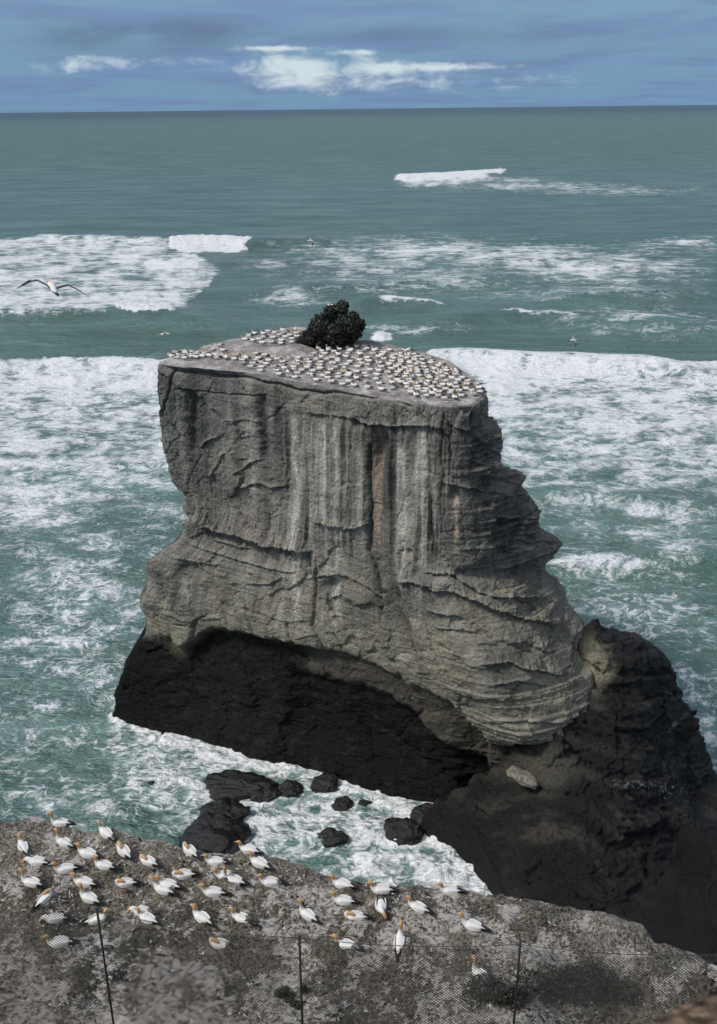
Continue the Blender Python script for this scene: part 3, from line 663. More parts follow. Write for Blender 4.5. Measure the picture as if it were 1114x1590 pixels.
    # pale edges on the proud lips
    for pts, amt, up in ledge_lines():
        a = np.array(pts, float); o = np.argsort(a[:, 0])
        ly = np.interp(rngx, a[o, 0], a[o, 1]); e = (rngy - ly + 2.5) / 2.2
        en = sm(rngx, a[:, 0].min(), a[:, 0].min() + 8) * (1 - sm(rngx, a[:, 0].max() - 8, a[:, 0].max()))
        mixin((0.30, 0.285, 0.25), 0.5 * np.exp(-e * e) * en * front)
    # black wet zone (weed and algae up to the splash line) with undercut and cave shade painted in, browner where it dries out
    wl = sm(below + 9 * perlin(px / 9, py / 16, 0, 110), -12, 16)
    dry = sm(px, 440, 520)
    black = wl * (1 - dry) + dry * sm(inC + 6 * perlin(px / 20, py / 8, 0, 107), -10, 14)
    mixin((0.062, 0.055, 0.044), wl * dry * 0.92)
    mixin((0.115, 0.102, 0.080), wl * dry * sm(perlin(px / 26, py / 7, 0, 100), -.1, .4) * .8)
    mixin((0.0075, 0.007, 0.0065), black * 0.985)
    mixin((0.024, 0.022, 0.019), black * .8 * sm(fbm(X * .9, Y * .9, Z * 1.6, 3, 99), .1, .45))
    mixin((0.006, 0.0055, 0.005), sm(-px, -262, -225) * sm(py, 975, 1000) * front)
    mixin((0.24, 0.22, 0.15), 0.7 * np.exp(-(((px - 268) / 9) ** 2 + ((py - 995) / 22) ** 2)) * front)
    mixin((0.27, 0.25, 0.18), 0.9 * sm(px, 893, 905) * sm(py, 945, 1000) * (1 - sm(py, 1058, 1072)) * front)
    # whitish, pinkish guano run-over at the rim
    mixin((0.33, 0.30, 0.28), 0.55 * sm(Z, rimz[None, :] - 1.2 + 0.8 * perlin(px / 8, 0.2, 0, 108), rimz[None, :]))
    mixin((0.0075, 0.007, 0.0065), (1 - front) * sm(-Z, -9.8, -8.6))
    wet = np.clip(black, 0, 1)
    # ---- flat top: rings closing on the middle
    NR = 90
    ctr = np.array([X[-1].mean(), Y[-1].mean()])
    top = []
    rim = P[-1]
    for i in range(1, NR + 1):
        t = (i / NR) ** 1.15; t = min(t, 0.997)
        xy = rim[:, :2] * (1 - t) + ctr * t
        z = plat_z(xy[:, 0], xy[:, 1]); z = rim[:, 2] * (1 - sm(t, 0, .12)) + z * sm(t, 0, .12)
        top.append(np.concatenate([xy, z[:, None]], 1))
    top = np.array(top)
    tx, ty = top[..., 0], top[..., 1]
    Tt = np.ones(tx.shape + (3,)) * np.array([0.33, 0.30, 0.28])
    g = fbm(tx * .6, ty * .6, 0, 4, 111)
    w = sm(g, 0.0, 0.5)[..., None]; Tt = Tt * (1 - w * .75) + np.array([0.42, 0.385, 0.37]) * w * .75
    w = sm(-g, 0.05, 0.5)[..., None]; Tt = Tt * (1 - w * .7) + np.array([0.19, 0.17, 0.15]) * w * .7
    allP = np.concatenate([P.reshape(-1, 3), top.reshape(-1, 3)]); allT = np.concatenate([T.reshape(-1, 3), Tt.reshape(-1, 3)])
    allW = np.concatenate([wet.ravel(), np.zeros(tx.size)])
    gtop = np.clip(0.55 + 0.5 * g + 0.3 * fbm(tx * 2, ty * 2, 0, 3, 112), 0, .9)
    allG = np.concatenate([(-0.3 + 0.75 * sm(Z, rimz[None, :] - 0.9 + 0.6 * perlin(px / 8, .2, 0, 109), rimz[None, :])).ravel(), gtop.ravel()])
    me = np_mesh('sea_stack', allP, grid_quads(NZ + NR, nu, True), ROCK, True, {'tint': allT, 'wet': allW, 'guano_glint': allG})
    o = link('sea_stack', me)
    tag(o, 'tall grey layered rock stack in the surf, white gannets crowding its flat top', 'sea stack')
    return o, P, px, py
STACK, SP, SPX, SPY = build_stack()

# ------------------------------------------------------------------ dark rock shelf at the stack's right foot (a part of the stack)
def tps(pts, vals):
    n = len(pts); d = np.linalg.norm(pts[:, None] - pts[None], axis=2)
    K = np.where(d > 0, d * d * np.log(d + 1e-9), 0) + np.eye(n) * 0.4
    Pm = np.concatenate([np.ones((n, 1)), pts], 1)
    A = np.block([[K, Pm], [Pm.T, np.zeros((3, 3))]])
    s = np.linalg.solve(A, np.concatenate([vals, np.zeros(3)]))
    def f(x, y):
        q = np.stack([x, y], -1); out = s[n] + s[n + 1] * x + s[n + 2] * y
        for i in range(n):
            r2 = ((q - pts[i]) ** 2).sum(-1); out = out + s[i] * 0.5 * r2 * np.log(r2 + 1e-9)
        return out
    return f
def build_shelf():
    ctl = [(885, 935, 64), (930, 965, 65), (985, 988, 66), (1035, 1020, 66.5), (1060, 1075, 66.5), (1075, 1110, 66.5), (1088, 1190, 67), (950, 1060, 61.8), (1000, 1100, 61.2), (1040, 1150, 62.5),
           (900, 1150, 58.6), (1000, 1200, 58.2), (900, 1250, 54.6), (1000, 1300, 54.6), (900, 1350, 51.2), (800, 1250, 56.5), (800, 1350, 52.6), (1000, 1400, 50.8), (1088, 1260, 60.2), (1088, 1350, 54.2),
           (700, 1200, 61.0), (820, 1200, 57.6), (950, 1160, 58.6), (1060, 1230, 60.2), (1180, 1260, 60.0), (1180, 1340, 55.0), (1180, 1420, 51.4), (1088, 1430, 48.3), (1180, 1430, 48.4), (1260, 1380, 50), (1260, 1280, 55.5), (1000, 1470, 47.3), (1110, 1320, 54.2), (1112, 1380, 50.4), (1160, 1300, 56.0), (1160, 1360, 52.0)]
    pts, vals = [], []
    for px, py, Y in ctl:
        z = z_from(px, py, Y); pts.append((x_from(px, Y, z), Y)); vals.append(z)
    for px, py in [(640, 1262), (700, 1322), (760, 1390), (860, 1460), (960, 1540), (1060, 1570), (1180, 1570)]:
        p = at_z(px, py, 0); pts.append((p[0], p[1])); vals.append(-0.2)
        d = np.array([p[0] - 15, p[1] - 62]); d = d / np.linalg.norm(d)
        pts.append((p[0] + d[0] * 3, p[1] + d[1] * 3)); vals.append(-2.2)
    for x, y, z in [(18, 71, 1), (24, 71.5, -.5), (29, 70.5, -2), (31, 66, -1.5), (34, 65.5, -1.8), (42, 63, -2), (47, 57, -1.5), (47, 50, -1.5), (42, 42, -1.5), (12, 68, 4), (8, 62, 3), (27.3, 69, .5)]:
        pts.append((x, y)); vals.append(z)
    f = tps(np.array(pts), np.array(vals))
    nx, ny = 500, 460
    gx, gy = np.meshgrid(np.linspace(2, 46, nx), np.linspace(42, 74, ny), indexing='xy')
    z = f(gx, gy)
    a = 0.5
    up = sm(z, -0.5, 2)
    rx = gx * .42 + gy * .91; ry = gx * .91 - gy * .42
    z = z - 3.6 * sm(-gx, -18.6, -15.8) * sm(gy, 59.4, 61.5)
    z = z + up * (0.55 * perlin(gx * .2, gy * .2, 0, 121) + 0.5 * (0.3 - np.abs(perlin(rx * .22, ry * .07, 0, 122))))
    # rock relief is pushed out along the surface normal, so that steep faces break into beds and blocks
    dzx = np.gradient(z, gx[0], axis=1); dzy = np.gradient(z, gy[:, 0], axis=0)
    k_ = np.ones(15) / 15
    for ax in (0, 1):
        dzx = np.apply_along_axis(lambda v: np.convolve(np.pad(v, 7, mode='edge'), k_, 'valid'), ax, dzx); dzy = np.apply_along_axis(lambda v: np.convolve(np.pad(v, 7, mode='edge'), k_, 'valid'), ax, dzy)
    nl = np.sqrt(dzx ** 2 + dzy ** 2 + 1); nn = np.stack([-dzx / nl, -dzy / nl, 1 / nl], -1)
    wv = 0.5 * perlin(gx * .5, gy * .5, z * .5, 120) + .2 * perlin(gx * 2, gy * 2, z * 2, 119)
    bc = z + 0.40 * (gx - 12) - 0.05 * (gy - 55) + 0.7 * perlin(gx * .16, gy * .16, z * .16, 118)
    al = gx * .95 - gy * .3
    q1, j1, m1 = cells(al / 3.4 + wv, bc / 1.7 + wv * .4, 5); q2, j2, m2 = cells(al / 1.2 + wv * 2, bc / .62 + wv * .8, 6); q3, j3, m3 = cells(al / .45 + wv * 3, bc / .28 + wv * 2, 7)
    D = 0.34 * np.clip(q1, -1, 1) + 0.15 * np.clip(q2, -1, 1) + 0.06 * np.clip(q3, -1, 1) - 0.22 * np.exp(-j1 / .035) * (m1 > -.1) - 0.08 * np.exp(-j2 / .05) * (m2 > 0)
    for (per, amp, sd) in ((1.5, .34, 0), (0.6, .15, 1)):
        t = bc / per; fr = t - np.floor(t)
        D = D + amp * (np.minimum(fr / .88, (1 - fr) / .12) - .5) * (0.3 + 1.5 * np.abs(perlin(np.floor(t) * 3.1, gx * .1, gy * .1, 115 + sd)))
    D = D + 0.10 * fbm(gx * 2.2, gy * 2.2, z * 2.2, 3, 124)
    P = np.stack([gx, gy, z], -1) + nn * (D * up)[..., None]
    px, py = proj(P)
    T = np.ones(gx.shape + (3,)) * np.array([0.0115, 0.0104, 0.0092])
    def mixin(col, w):
        nonlocal T
        w = np.clip(w, 0, 1)[..., None]; T = T * (1 - w) + np.array(col) * w
    g = fbm(rx * 1.0, ry * .22, z * .4, 4, 126)
    mixin((0.044, 0.039, 0.032), 0.85 * sm(g, 0.02, 0.4) * (1 - .6 * sm(py, 1300, 1400)))
    mixin((0.008, 0.0075, 0.007), 0.8 * sm(-g, 0.1, 0.4))
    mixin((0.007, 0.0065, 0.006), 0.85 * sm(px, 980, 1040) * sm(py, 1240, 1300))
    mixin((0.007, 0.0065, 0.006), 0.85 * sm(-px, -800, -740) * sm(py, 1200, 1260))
    mixin((0.34, 0.31, 0.215), 1.0 * np.exp(-(((px - 926) / 26) ** 2 + ((py - 1035) / 40) ** 2) ** 1.5) * (0.85 + .6 * perlin(px / 8, py / 20, 0, 127)))
    mixin((0.12, 0.11, 0.085), 0.7 * np.exp(-(((px - 848) / 48) ** 2 + ((py - 1190) / 38) ** 2) ** 1.5))
    mixin((0.085, 0.075, 0.06), 0.6 * np.exp(-(((px - 830) / 130) ** 2 + ((py - (1270 + .45 * (px - 830))) / 30) ** 2)) * sm(g, -.2, .3))
    GA = -0.4 + 0.92 * np.exp(-(((px - 1050) / 75) ** 2 + ((py - 1230) / 34) ** 2) ** 1.2) + 0.95 * np.exp(-(((px - 1045) / 36) ** 2 + ((py - 1130) / 40) ** 2)) + 0.8 * np.exp(-(((px - 960) / 50) ** 2 + ((py - 1215) / 18) ** 2))  # white foam and painted wet glints on the shelf, no droppings here
    me = np_mesh('rock_shelf', P.reshape(-1, 3), grid_quads(ny, nx), WETROCK, True, {'tint': T.reshape(-1, 3), 'wet': np.full(gx.size, 0.55), 'guano_glint': GA.ravel()})
    o = link('rock_shelf', me, STACK)
    o['label'] = 'low black wet rock shelf spreading from the right foot of the stack'
    # the pale slab that sticks out under the overhang
    p = np.array([x_from(814, 57.0, z_from(814, 1207, 57.0)), 57.0, z_from(814, 1207, 57.0)])
    bm = bmesh.new(); bmesh.ops.create_icosphere(bm, subdivisions=5, radius=1)
    co = np.array([v.co for v in bm.verts]); co = np.sign(co) * np.abs(co) ** .75
    c1, e1, _k = cells(co[:, 0] * 2 + co[:, 2], co[:, 1] * 2 + co[:, 2] * 1.5, 15)
    co = co * (1 + .22 * perlin(co[:, 0] * 1.5, co[:, 1] * 1.5, co[:, 2] * 1.5, 16) + .10 * c1)[:, None]
    co = co * np.array([1.15, 0.9, 0.42]); co[:, 2] -= 0.42 * co[:, 0] + 0.10 * co[:, 1]
    for v, c in zip(bm.verts, co): v.co = c + p
    me = bpy.data.meshes.new('rock_slab'); bm.to_mesh(me); bm.free()
    T = np.ones((len(co), 3)) * np.array([.30, .275, .215])
    a = me.color_attributes.new('tint', 'FLOAT_COLOR', 'POINT'); a.data.foreach_set('color', np.concatenate([T, np.ones((len(T), 1))], 1).astype(np.float32).ravel())
    a = me.attributes.new('guano_glint', 'FLOAT', 'POINT'); a.data.foreach_set('value', np.full(len(T), -.5, np.float32))
    for f in me.polygons: f.use_smooth = True
    me.materials.append(ROCK)
    o = link('rock_slab', me, STACK); o['label'] = 'small pale slab of rock jutting out under the overhang'
build_shelf()

# ------------------------------------------------------------------ nesting ledge in the foreground
EDGE = [(-60, 1272), (-20, 1273), (30, 1272), (60, 1266), (100, 1282), (140, 1289), (180, 1284), (215, 1297), (260, 1302), (290, 1318), (340, 1322), (390, 1322), (430, 1327), (470, 1341), (520, 1356), (570, 1366), (640, 1370), (700, 1379),
        (755, 1388), (780, 1384), (830, 1394), (880, 1405), (940, 1413), (1000, 1430), (1018, 1450), (1050, 1456), (1088, 1465), (1130, 1478), (1200, 1490)]
ZL = 34.0
_e = np.array([at_z(a, b_, ZL) for a, b_ in EDGE])
def ledge_base(x, y):
    x = np.asarray(x, float); y = np.asarray(y, float)
    z = ZL + 0.10 * perlin(x * .35, y * .35, 0, 131) + 0.06 * fbm(x * 1.3, y * 1.3, 0, 3, 132)
    z = z - 0.9 * sm(x, 3.2, 5.5) * sm(-y, -17.6, -15.0)           # gully at the lower right
    slope = np.clip(14.35 - y, 0, None)
    return z + slope * 1.2 - 0.10 * sm(slope, 0, 1)
NEST = []
def nest_bumps(x, y):
    h = np.zeros_like(x)
    for (nx_, ny_) in NEST:
        d2 = (x - nx_) ** 2 + (y - ny_) ** 2
        h += 0.11 * np.exp(-((np.sqrt(d2) - 0.20) / 0.13) ** 2) * np.clip(1.2 - d2, 0, 1)
    return h
def ledge_hit(px, py):
    z = ZL
    for _ in range(12):
        p = at_z(px, py, z); z = float(ledge_base(p[0], p[1]))
    return p[0], p[1], z

# foreground birds: pixel of the body's middle, heading (180 = facing left, 90 = away), pose, label
BIRDS = [
    (95, 1281, 178, 'up', 'upright gannet at the far left brink of the ledge, beside the pale flat rock'),
    (166, 1296, 140, 'mid', 'gannet on the brink with green sea behind its head, second from the left there'),
    (100, 1311, 150, 'up', 'long-necked gannet just below the corner bird, second from the ledge brink at far left'),
    (37, 1318, 125, 'mid', 'gannet cut close to the left edge of the photo, back turned, highest on that edge'),
    (137, 1329, 165, 'mid', 'sitting gannet between the long-necked bird and the second brink bird, slightly lower than both'),
    (193, 1324, 130, 'tuck', 'compact gannet with folded-down head near the brink, right of the far left cluster'),
    (58, 1341, 172, 'low', 'gannet at far left bending its head down in front of its breast'),
    (162, 1347, 168, 'mid', 'sitting gannet straight below the second brink bird, two birds down'),
    (103, 1353, 186, 'mid', 'gannet in the middle of the far left cluster, right of the bird bending down'),
    (231, 1340, 158, 'tuck', 'gannet with head folded onto its back, standing alone below the lip of the ledge'),
    (295, 1323, 140, 'tuck', 'sleeping gannet at the ledge brink directly below the big wet boulder'),
    (335, 1341, 180, 'mid', 'low-sitting gannet left of the twin birds at the brink, bill to the left'),
    (387, 1322, 160, 'mid', 'farther gannet of the two at the brink beside the white channel surf, head turned back'),
    (403, 1343, 148, 'mid', 'nearer gannet of the two at the brink beside the white channel surf'),
    (285, 1362, 188, 'tuck', 'sleeping gannet beside a patch of white droppings, tail raised to the right'),
    (195, 1374, 184, 'tuck', 'sleeping gannet stretched level, orange head laid along its back, left of the bill-pointing pair'),
    (131, 1374, 172, 'mid', 'sitting gannet just above the raised-head bird over the left fence post'),
    (50, 1374, 160, 'up', 'small upright gannet at far left, below the bird bending its head down'),
    (254, 1385, 158, 'reach', 'front gannet of a pair, stretching its bill out to the left'),
    (262, 1377, 168, 'mid', 'rear gannet of the pair whose front bird stretches out its bill'),
    (363, 1370, 162, 'sky', 'gannet pointing its bill to the sky beside its crouched mate'),
    (350, 1362, 180, 'mid', 'crouched gannet half hidden behind the sky-pointing mate'),
    (331, 1389, 182, 'mid', 'sitting gannet below the sky-pointing pair, bill to the left'),
    (420, 1373, 178, 'mid', 'sitting gannet right of the sky-pointing pair, on bare rock'),
    (71, 1398, 60, 'tuck', 'round curled-up gannet at far left with its head buried'),
    (139, 1397, 160, 'up', 'gannet with raised head right above the left fence post'),
    (86, 1430, 190, 'low', 'gannet at far left bowing its head to the ground, tail raised to the right'),
    (152, 1431, 12, 'mid', 'gannet facing right, half behind the top of the left fence post'),
    (229, 1429, 158, 'mid', 'nearer gannet of the pressed-together pair right of the left fence post'),
    (221, 1419, 172, 'low', 'farther gannet of the pressed-together pair right of the left fence post'),
    (314, 1429, 145, 'mid', 'gannet with turned back midway between the left and middle fence posts, left of another'),
    (376, 1431, 160, 'mid', 'gannet midway between the left and middle fence posts, right of the turned-back one'),
    (93, 1468, 184, 'mid', 'lowest gannet at far left, seen through the wire mesh'),
    (342, 1470, 160, 'tuck', 'gannet with folded-down head seen through the wire mesh, left of the middle fence post'),
    (532, 1376, 168, 'mid', 'upper gannet of the two right of the middle of the brink, one above the other'),
    (592, 1385, 176, 'mid', 'gannet at the brink directly above the bird that bows towards the camera'),
    (698, 1386, 176, 'mid', 'rightmost gannet on the brink, white surf close behind it'),
    (533, 1402, 176, 'mid', 'lower gannet of the two right of the middle of the brink, one above the other'),
    (592, 1410, 272, 'bow', 'gannet facing the camera with its head bowed and crossed black wing tips behind'),
    (648, 1412, 158, 'mid', 'gannet right of the bowing bird, breast turned to the left'),
    (551, 1427, 178, 'tuck', 'gannet with head drawn down to its shoulders, left of the bowing bird'),
    (478, 1423, 138, 'up', 'upright gannet standing by itself above the middle fence post'),
    (733, 1441, 164, 'reach', 'gannet apart on the right, holding its bill out level to the left'),
    (538, 1472, 166, 'mid', 'gannet behind the wire mesh right of the middle fence post'),
    (620, 1466, 80, 'up', 'gannet with its back to the camera and tail pointing down, below the bowing bird'),
    (746, 1520, 125, 'up', 'lowest gannet on the right, sitting in the hollow beside the dark scrub'),
]
BIRD_POS = [ledge_hit(b[0], b[1] + 4) for b in BIRDS]
NEST = [(p[0], p[1]) for p in BIRD_POS] + [(-2.0, 18.0), (1.2, 16.4), (3.3, 17.3), (-5.2, 16.6)]

def build_ledge():
    xs = np.concatenate([np.linspace(-22, -10, 30), np.linspace(-9.9, 10.5, 560), np.linspace(11, 22, 26)])
    ey = np.interp(xs, _e[:, 0], _e[:, 1]) + 0.10 * perlin(xs * 1.3, 0.4, 0, 141) + 0.05 * perlin(xs * 4, 0.4, 0, 142)
    t = np.concatenate([np.linspace(0, 0.30, 40)[:-1], np.linspace(0.30, 1.0, 330)])
    t2 = np.linspace(0, 1, 46)[1:]
    X = []; Y = []; Z = []
    for tt in t:
        y = 3.5 + (ey - 3.5) * tt; X.append(xs); Y.append(y); Z.append(np.zeros_like(xs))
    X = np.array(X); Y = np.array(Y); Z = ledge_base(X, Y) + nest_bumps(X, Y)
    rg = np.abs(perlin(X * .9 + .4 * Y, Y * 1.6, 0, 143))
    Z = Z + 0.07 * (0.25 - rg) + 0.03 * fbm(X * 5, Y * 5, 0, 2, 144) + 0.018 * perlin(X * 17, Y * 17, 0, 145)
    # low rock steps running along the ledge
    q = (Y * 1.0 + X * .28 + 0.7 * perlin(X * .4, Y * .4, 0, 146)) * 1.2; fr = q - np.floor(q)
    Z = Z + 0.09 * (sm(fr, .0, .7) - sm(fr, .78, .95)) * sm(perlin(X * .25, Y * .25, 0, 147), -.25, .2)
    dist = ey[None, :] - Y
    wl_ = 0.5 * perlin(X * 1.6, Y * 1.6, 0, 149)
    l1, g1_, m1_ = cells(X / 1.3 + wl_, Y / .8 + wl_, 8); l2, g2_, m2_ = cells(X / .42 + wl_ * 2, Y / .3 + wl_ * 2, 9)
    Z = Z + 0.055 * np.clip(l1, -1, 1) * sm(perlin(X * .5, Y * .5, 0, 150), -.3, .2) + 0.022 * np.clip(l2, -1, 1) - 0.03 * np.exp(-g1_ / .05) * (m1_ > 0)
    Z = Z - 0.11 * np.clip(1 - dist / 0.7, 0, 1) ** 2
    Xc = []; Yc = []; Zc = []
    for a in t2:
        drop = a ** 1.5 * 36
        y = ey + 0.25 * np.sqrt(a) * 2 + 0.05 * drop * 0 + 0.5 * perlin(xs * .4, drop * .4, 0, 148) * sm(a, 0, .2) - 0.02 * drop
        Xc.append(xs); Yc.append(y); Zc.append(Z[-1] - drop)
    P = np.stack([np.concatenate([X, Xc]), np.concatenate([Y, Yc]), np.concatenate([Z, Zc])], -1)
    x, y = P[..., 0], P[..., 1]
    px, py = proj(P)
    T = np.ones(x.shape + (3,)) * np.array([0.165, 0.146, 0.114])
    def mixin(col, w):
        nonlocal T
        w = np.clip(w, 0, 1)[..., None]; T = T * (1 - w) + np.array(col) * w
    g = fbm(x * .45, y * .45, 0, 4, 151)
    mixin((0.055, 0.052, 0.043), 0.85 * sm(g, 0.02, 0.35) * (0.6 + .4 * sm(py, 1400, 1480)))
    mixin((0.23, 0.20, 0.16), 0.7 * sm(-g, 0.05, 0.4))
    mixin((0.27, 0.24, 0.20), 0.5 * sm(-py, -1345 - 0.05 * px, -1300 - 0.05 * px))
    f = fbm(x * 1.6, y * 1.6, 0, 4, 152); gu = fbm(x * .6 + 3, y * .6, 0, 3, 153)
    low = sm(py, 1400, 1500) * (1 - 0.75 * sm(px, 850, 960))
    GA = np.clip(0.52 + 0.75 * f + 0.7 * gu + 0.16 * low, 0, .71)
    # droppings flung outwards from each nest
    for (a, b_) in NEST:
        ddx, ddy = x - a, y - b_; r = np.hypot(ddx, ddy); th = np.arctan2(ddy, ddx)
        m = r < 1.3
        if not m.any(): continue
        k = perlin(np.cos(th[m]) * 4.5 + a, np.sin(th[m]) * 4.5 + b_, r[m] * 0.8, 154)
        ww = np.zeros_like(r); ww[m] = sm(k, -0.1, 0.35) * sm(r[m], 0.22, 0.38) * (1 - sm(r[m], 0.55, 1.25)) * 0.65
        GA = np.maximum(GA, ww * 1.05)
    for (cx, cy, rx, ry, k) in [(790, 1415, 35, 26, .9), (735, 1395, 30, 10, .7), (610, 1440, 34, 24, .8), (555, 1455, 24, 24, .7), (570, 1500, 26, 30, .7), (900, 1425, 50, 12, .55), (290, 1374, 40, 10, .6), (250, 1510, 40, 30, .6), (160, 1480, 22, 26, .6), (380, 1510, 60, 26, .6), (500, 1530, 60, 26, .6), (60, 1272, 32, 8, .9), (760, 1530, 30, 14, .6)]:
        q = ((px - cx) / rx) ** 2 + ((py - cy) / ry) ** 2
        GA = np.maximum(GA, 0.95 * k * np.exp(-q))
    mixin((0.24, 0.225, 0.20), 0.6 * sm(px, 800, 880) * (1 - sm(py, 1490, 1520)))
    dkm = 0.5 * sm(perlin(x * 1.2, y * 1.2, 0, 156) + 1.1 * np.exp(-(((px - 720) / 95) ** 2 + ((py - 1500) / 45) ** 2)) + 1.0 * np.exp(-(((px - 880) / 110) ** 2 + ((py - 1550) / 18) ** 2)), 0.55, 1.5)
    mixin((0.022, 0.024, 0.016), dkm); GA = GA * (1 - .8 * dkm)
    me = np_mesh('cliff_ledge', P.reshape(-1, 3), grid_quads(P.shape[0], P.shape[1]), GROUND, True, {'tint': T.reshape(-1, 3), 'wet': np.zeros(x.size), 'guano_glint': GA.ravel()})
    tag(link('cliff_ledge', me), kind='structure')
build_ledge()
def build_debris():
    r = np.random.default_rng(77); n = 5200
    x = r.uniform(-9, 9.5, n * 2); y = r.uniform(14.4, 21.5, n * 2); ey = np.interp(x, _e[:, 0], _e[:, 1])
    dens = fbm(x * .9, y * .9, 0, 3, 171) + .25 * r.random(n * 2)
    ok = (y < ey - .15) & (dens > -.05); x, y = x[ok][:n], y[ok][:n]; n = len(x)
    z = ledge_base(x, y) + nest_bumps(x, y) + .01
    oct_ = np.array([[1, 0, 0], [0, 1, 0], [-1, 0, 0], [0, -1, 0], [0, 0, 1], [0, 0, -1]], float)
    F = np.array([[0, 1, 4], [1, 2, 4], [2, 3, 4], [3, 0, 4], [1, 0, 5], [2, 1, 5], [3, 2, 5], [0, 3, 5]])
    sz = .012 + .045 * r.random(n) ** 3; th = r.uniform(0, 6.28, n); el = np.where(r.random(n) < .3, 3.2, 1.2 + .5 * r.random(n))
    V = oct_[None] * (1 + .5 * (r.random((n, 6, 1)) - .5)); V = V * sz[:, None, None] * np.stack([el, 1 / np.sqrt(el), .55 + 0 * el], 1)[:, None]
    c, s_ = np.cos(th)[:, None], np.sin(th)[:, None]
    V = np.stack([V[..., 0] * c - V[..., 1] * s_ + x[:, None], V[..., 0] * s_ + V[..., 1] * c + y[:, None], V[..., 2] + z[:, None]], -1)
    T = np.where((r.random(n) < .45)[:, None], np.array([.62, .59, .57]), np.where((r.random(n) < .5)[:, None], np.array([.05, .045, .038]), np.array([.20, .175, .145])))
    me = np_mesh('loose_stones', V.reshape(-1, 3), (F[None] + 6 * np.arange(n)[:, None, None]).reshape(-1, 3), GROUND, False, {'tint': np.repeat(T, 6, 0), 'wet': np.zeros(n * 6), 'guano_glint': np.full(n * 6, -.5)})
    tag(link('loose_stones', me), kind='stuff')
build_debris()

# the trodden brown ground of the lookout at the photographer's feet
def build_lookout():
    xs = np.linspace(-6, 6, 200); t = np.linspace(0, 1, 60); t2 = np.linspace(0, 1, 24)[1:]
    lip = np.interp(xs, [-6, 0.0, 0.30, 0.42, 0.55, 0.665, 0.8, 1.3, 6], [0.72, 0.86, 1.13, 1.22, 1.29, 1.345, 1.38, 1.44, 1.55]) + 0.02 * perlin(xs * 6, 0.2, 0, 161)
    X = []; Y = []; Z = []
    for a in t:
        y = -6 + (lip + 6) * a; z = 50.46 + 0.02 * fbm(xs * 2, y * 2, 0, 3, 162) - 0.05 * np.clip(1 - (lip - y) / 0.2, 0, 1) ** 2
        X.append(xs); Y.append(y); Z.append(z)
    for a in t2:
        X.append(xs); Y.append(lip + 0.06 * np.sqrt(a) + 0.05 * perlin(xs * 2, a * 8, 0, 163) * a - 0.2 * a); Z.append(Z[len(t) - 1] - 7 * a ** 1.6)
    P = np.stack([np.array(X), np.array(Y), np.array(Z)], -1)
    g = fbm(P[..., 0] * 5, P[..., 1] * 5, P[..., 2] * 5, 3, 164)[..., None]
    T = np.array([0.17, 0.118, 0.078]) * (1 + 0.5 * g)
    me = np_mesh('lookout_ground', P.reshape(-1, 3), grid_quads(P.shape[0], P.shape[1]), GROUND, True, {'tint': T.reshape(-1, 3), 'wet': np.zeros(P.shape[0] * P.shape[1]), 'guano_glint': np.full(P.shape[0] * P.shape[1], -.5)})
    tag(link('lookout_ground', me), kind='structure')
build_lookout()

# ------------------------------------------------------------------ wet boulders in the channel
def boulder(px, py, wpx, hpx, label, seed, deep=0.8):
    p = at_z(px, py, 0.0); s = np.linalg.norm(p - C) / F0
    rx = wpx * s / 2; rz = hpx * s * 0.62; ry = max(rx * deep, rz * 0.8)
    bm = bmesh.new(); bmesh.ops.create_icosphere(bm, subdivisions=5, radius=1)
    co = np.array([v.co for v in bm.verts])
    k = 1 + 0.26 * perlin(co[:, 0] * 1.4, co[:, 1] * 1.4, co[:, 2] * 1.4, seed) - 0.25 * np.abs(perlin(co[:, 0] * 2.6, co[:, 1] * 2.6, co[:, 2] * 2.6, seed + 1)) + 0.05 * fbm(co[:, 0] * 5, co[:, 1] * 5, co[:, 2] * 5, 2, seed + 2)
    q = perlin(co[:, 0] * .9, co[:, 1] * .9, co[:, 2] * 1.6, seed + 4) * 6; k = k + (np.floor(q) + sm(q - np.floor(q), .85, 1)) * 0.07; cc, _e2, _k = cells(co[:, 0] * 1.8 + seed, co[:, 1] * 1.8 + co[:, 2], 17); k = k + .09 * cc
    co = co * k[:, None] * np.array([rx, ry, rz]) + np.array([0, 0, rz * 0.12])
    for v, c in zip(bm.verts, co): v.co = c
    me = bpy.data.meshes.new('boulder'); bm.to_mesh(me); bm.free()
    g = fbm(co[:, 0] * 1.2, co[:, 1] * 1.2, co[:, 2] * 2, 3, seed + 3)
    T = np.ones((len(co), 3)) * np.array([.012, .0115, .011]); w = sm(g, 0.15, .5)[:, None]; T = T * (1 - w) + np.array([.03, .028, .026]) * w
    a = me.color_attributes.new('tint', 'FLOAT_COLOR', 'POINT'); a.data.foreach_set('color', np.concatenate([T, np.ones((len(T), 1))], 1).astype(np.float32).ravel())
    a = me.attributes.new('wet', 'FLOAT', 'POINT'); a.data.foreach_set('value', np.full(len(T), .8, np.float32))
    a = me.attributes.new('guano_glint', 'FLOAT', 'POINT'); a.data.foreach_set('value', np.full(len(T), -.5, np.float32))
    for f in me.polygons: f.use_smooth = True
    me.materials.append(SHINYROCK)
    o = link('boulder', me, None, p); o.rotation_euler.z = seed * 0.7 % 0.5 - 0.25
    tag(o, label, 'boulder', 'wet boulders in the channel')
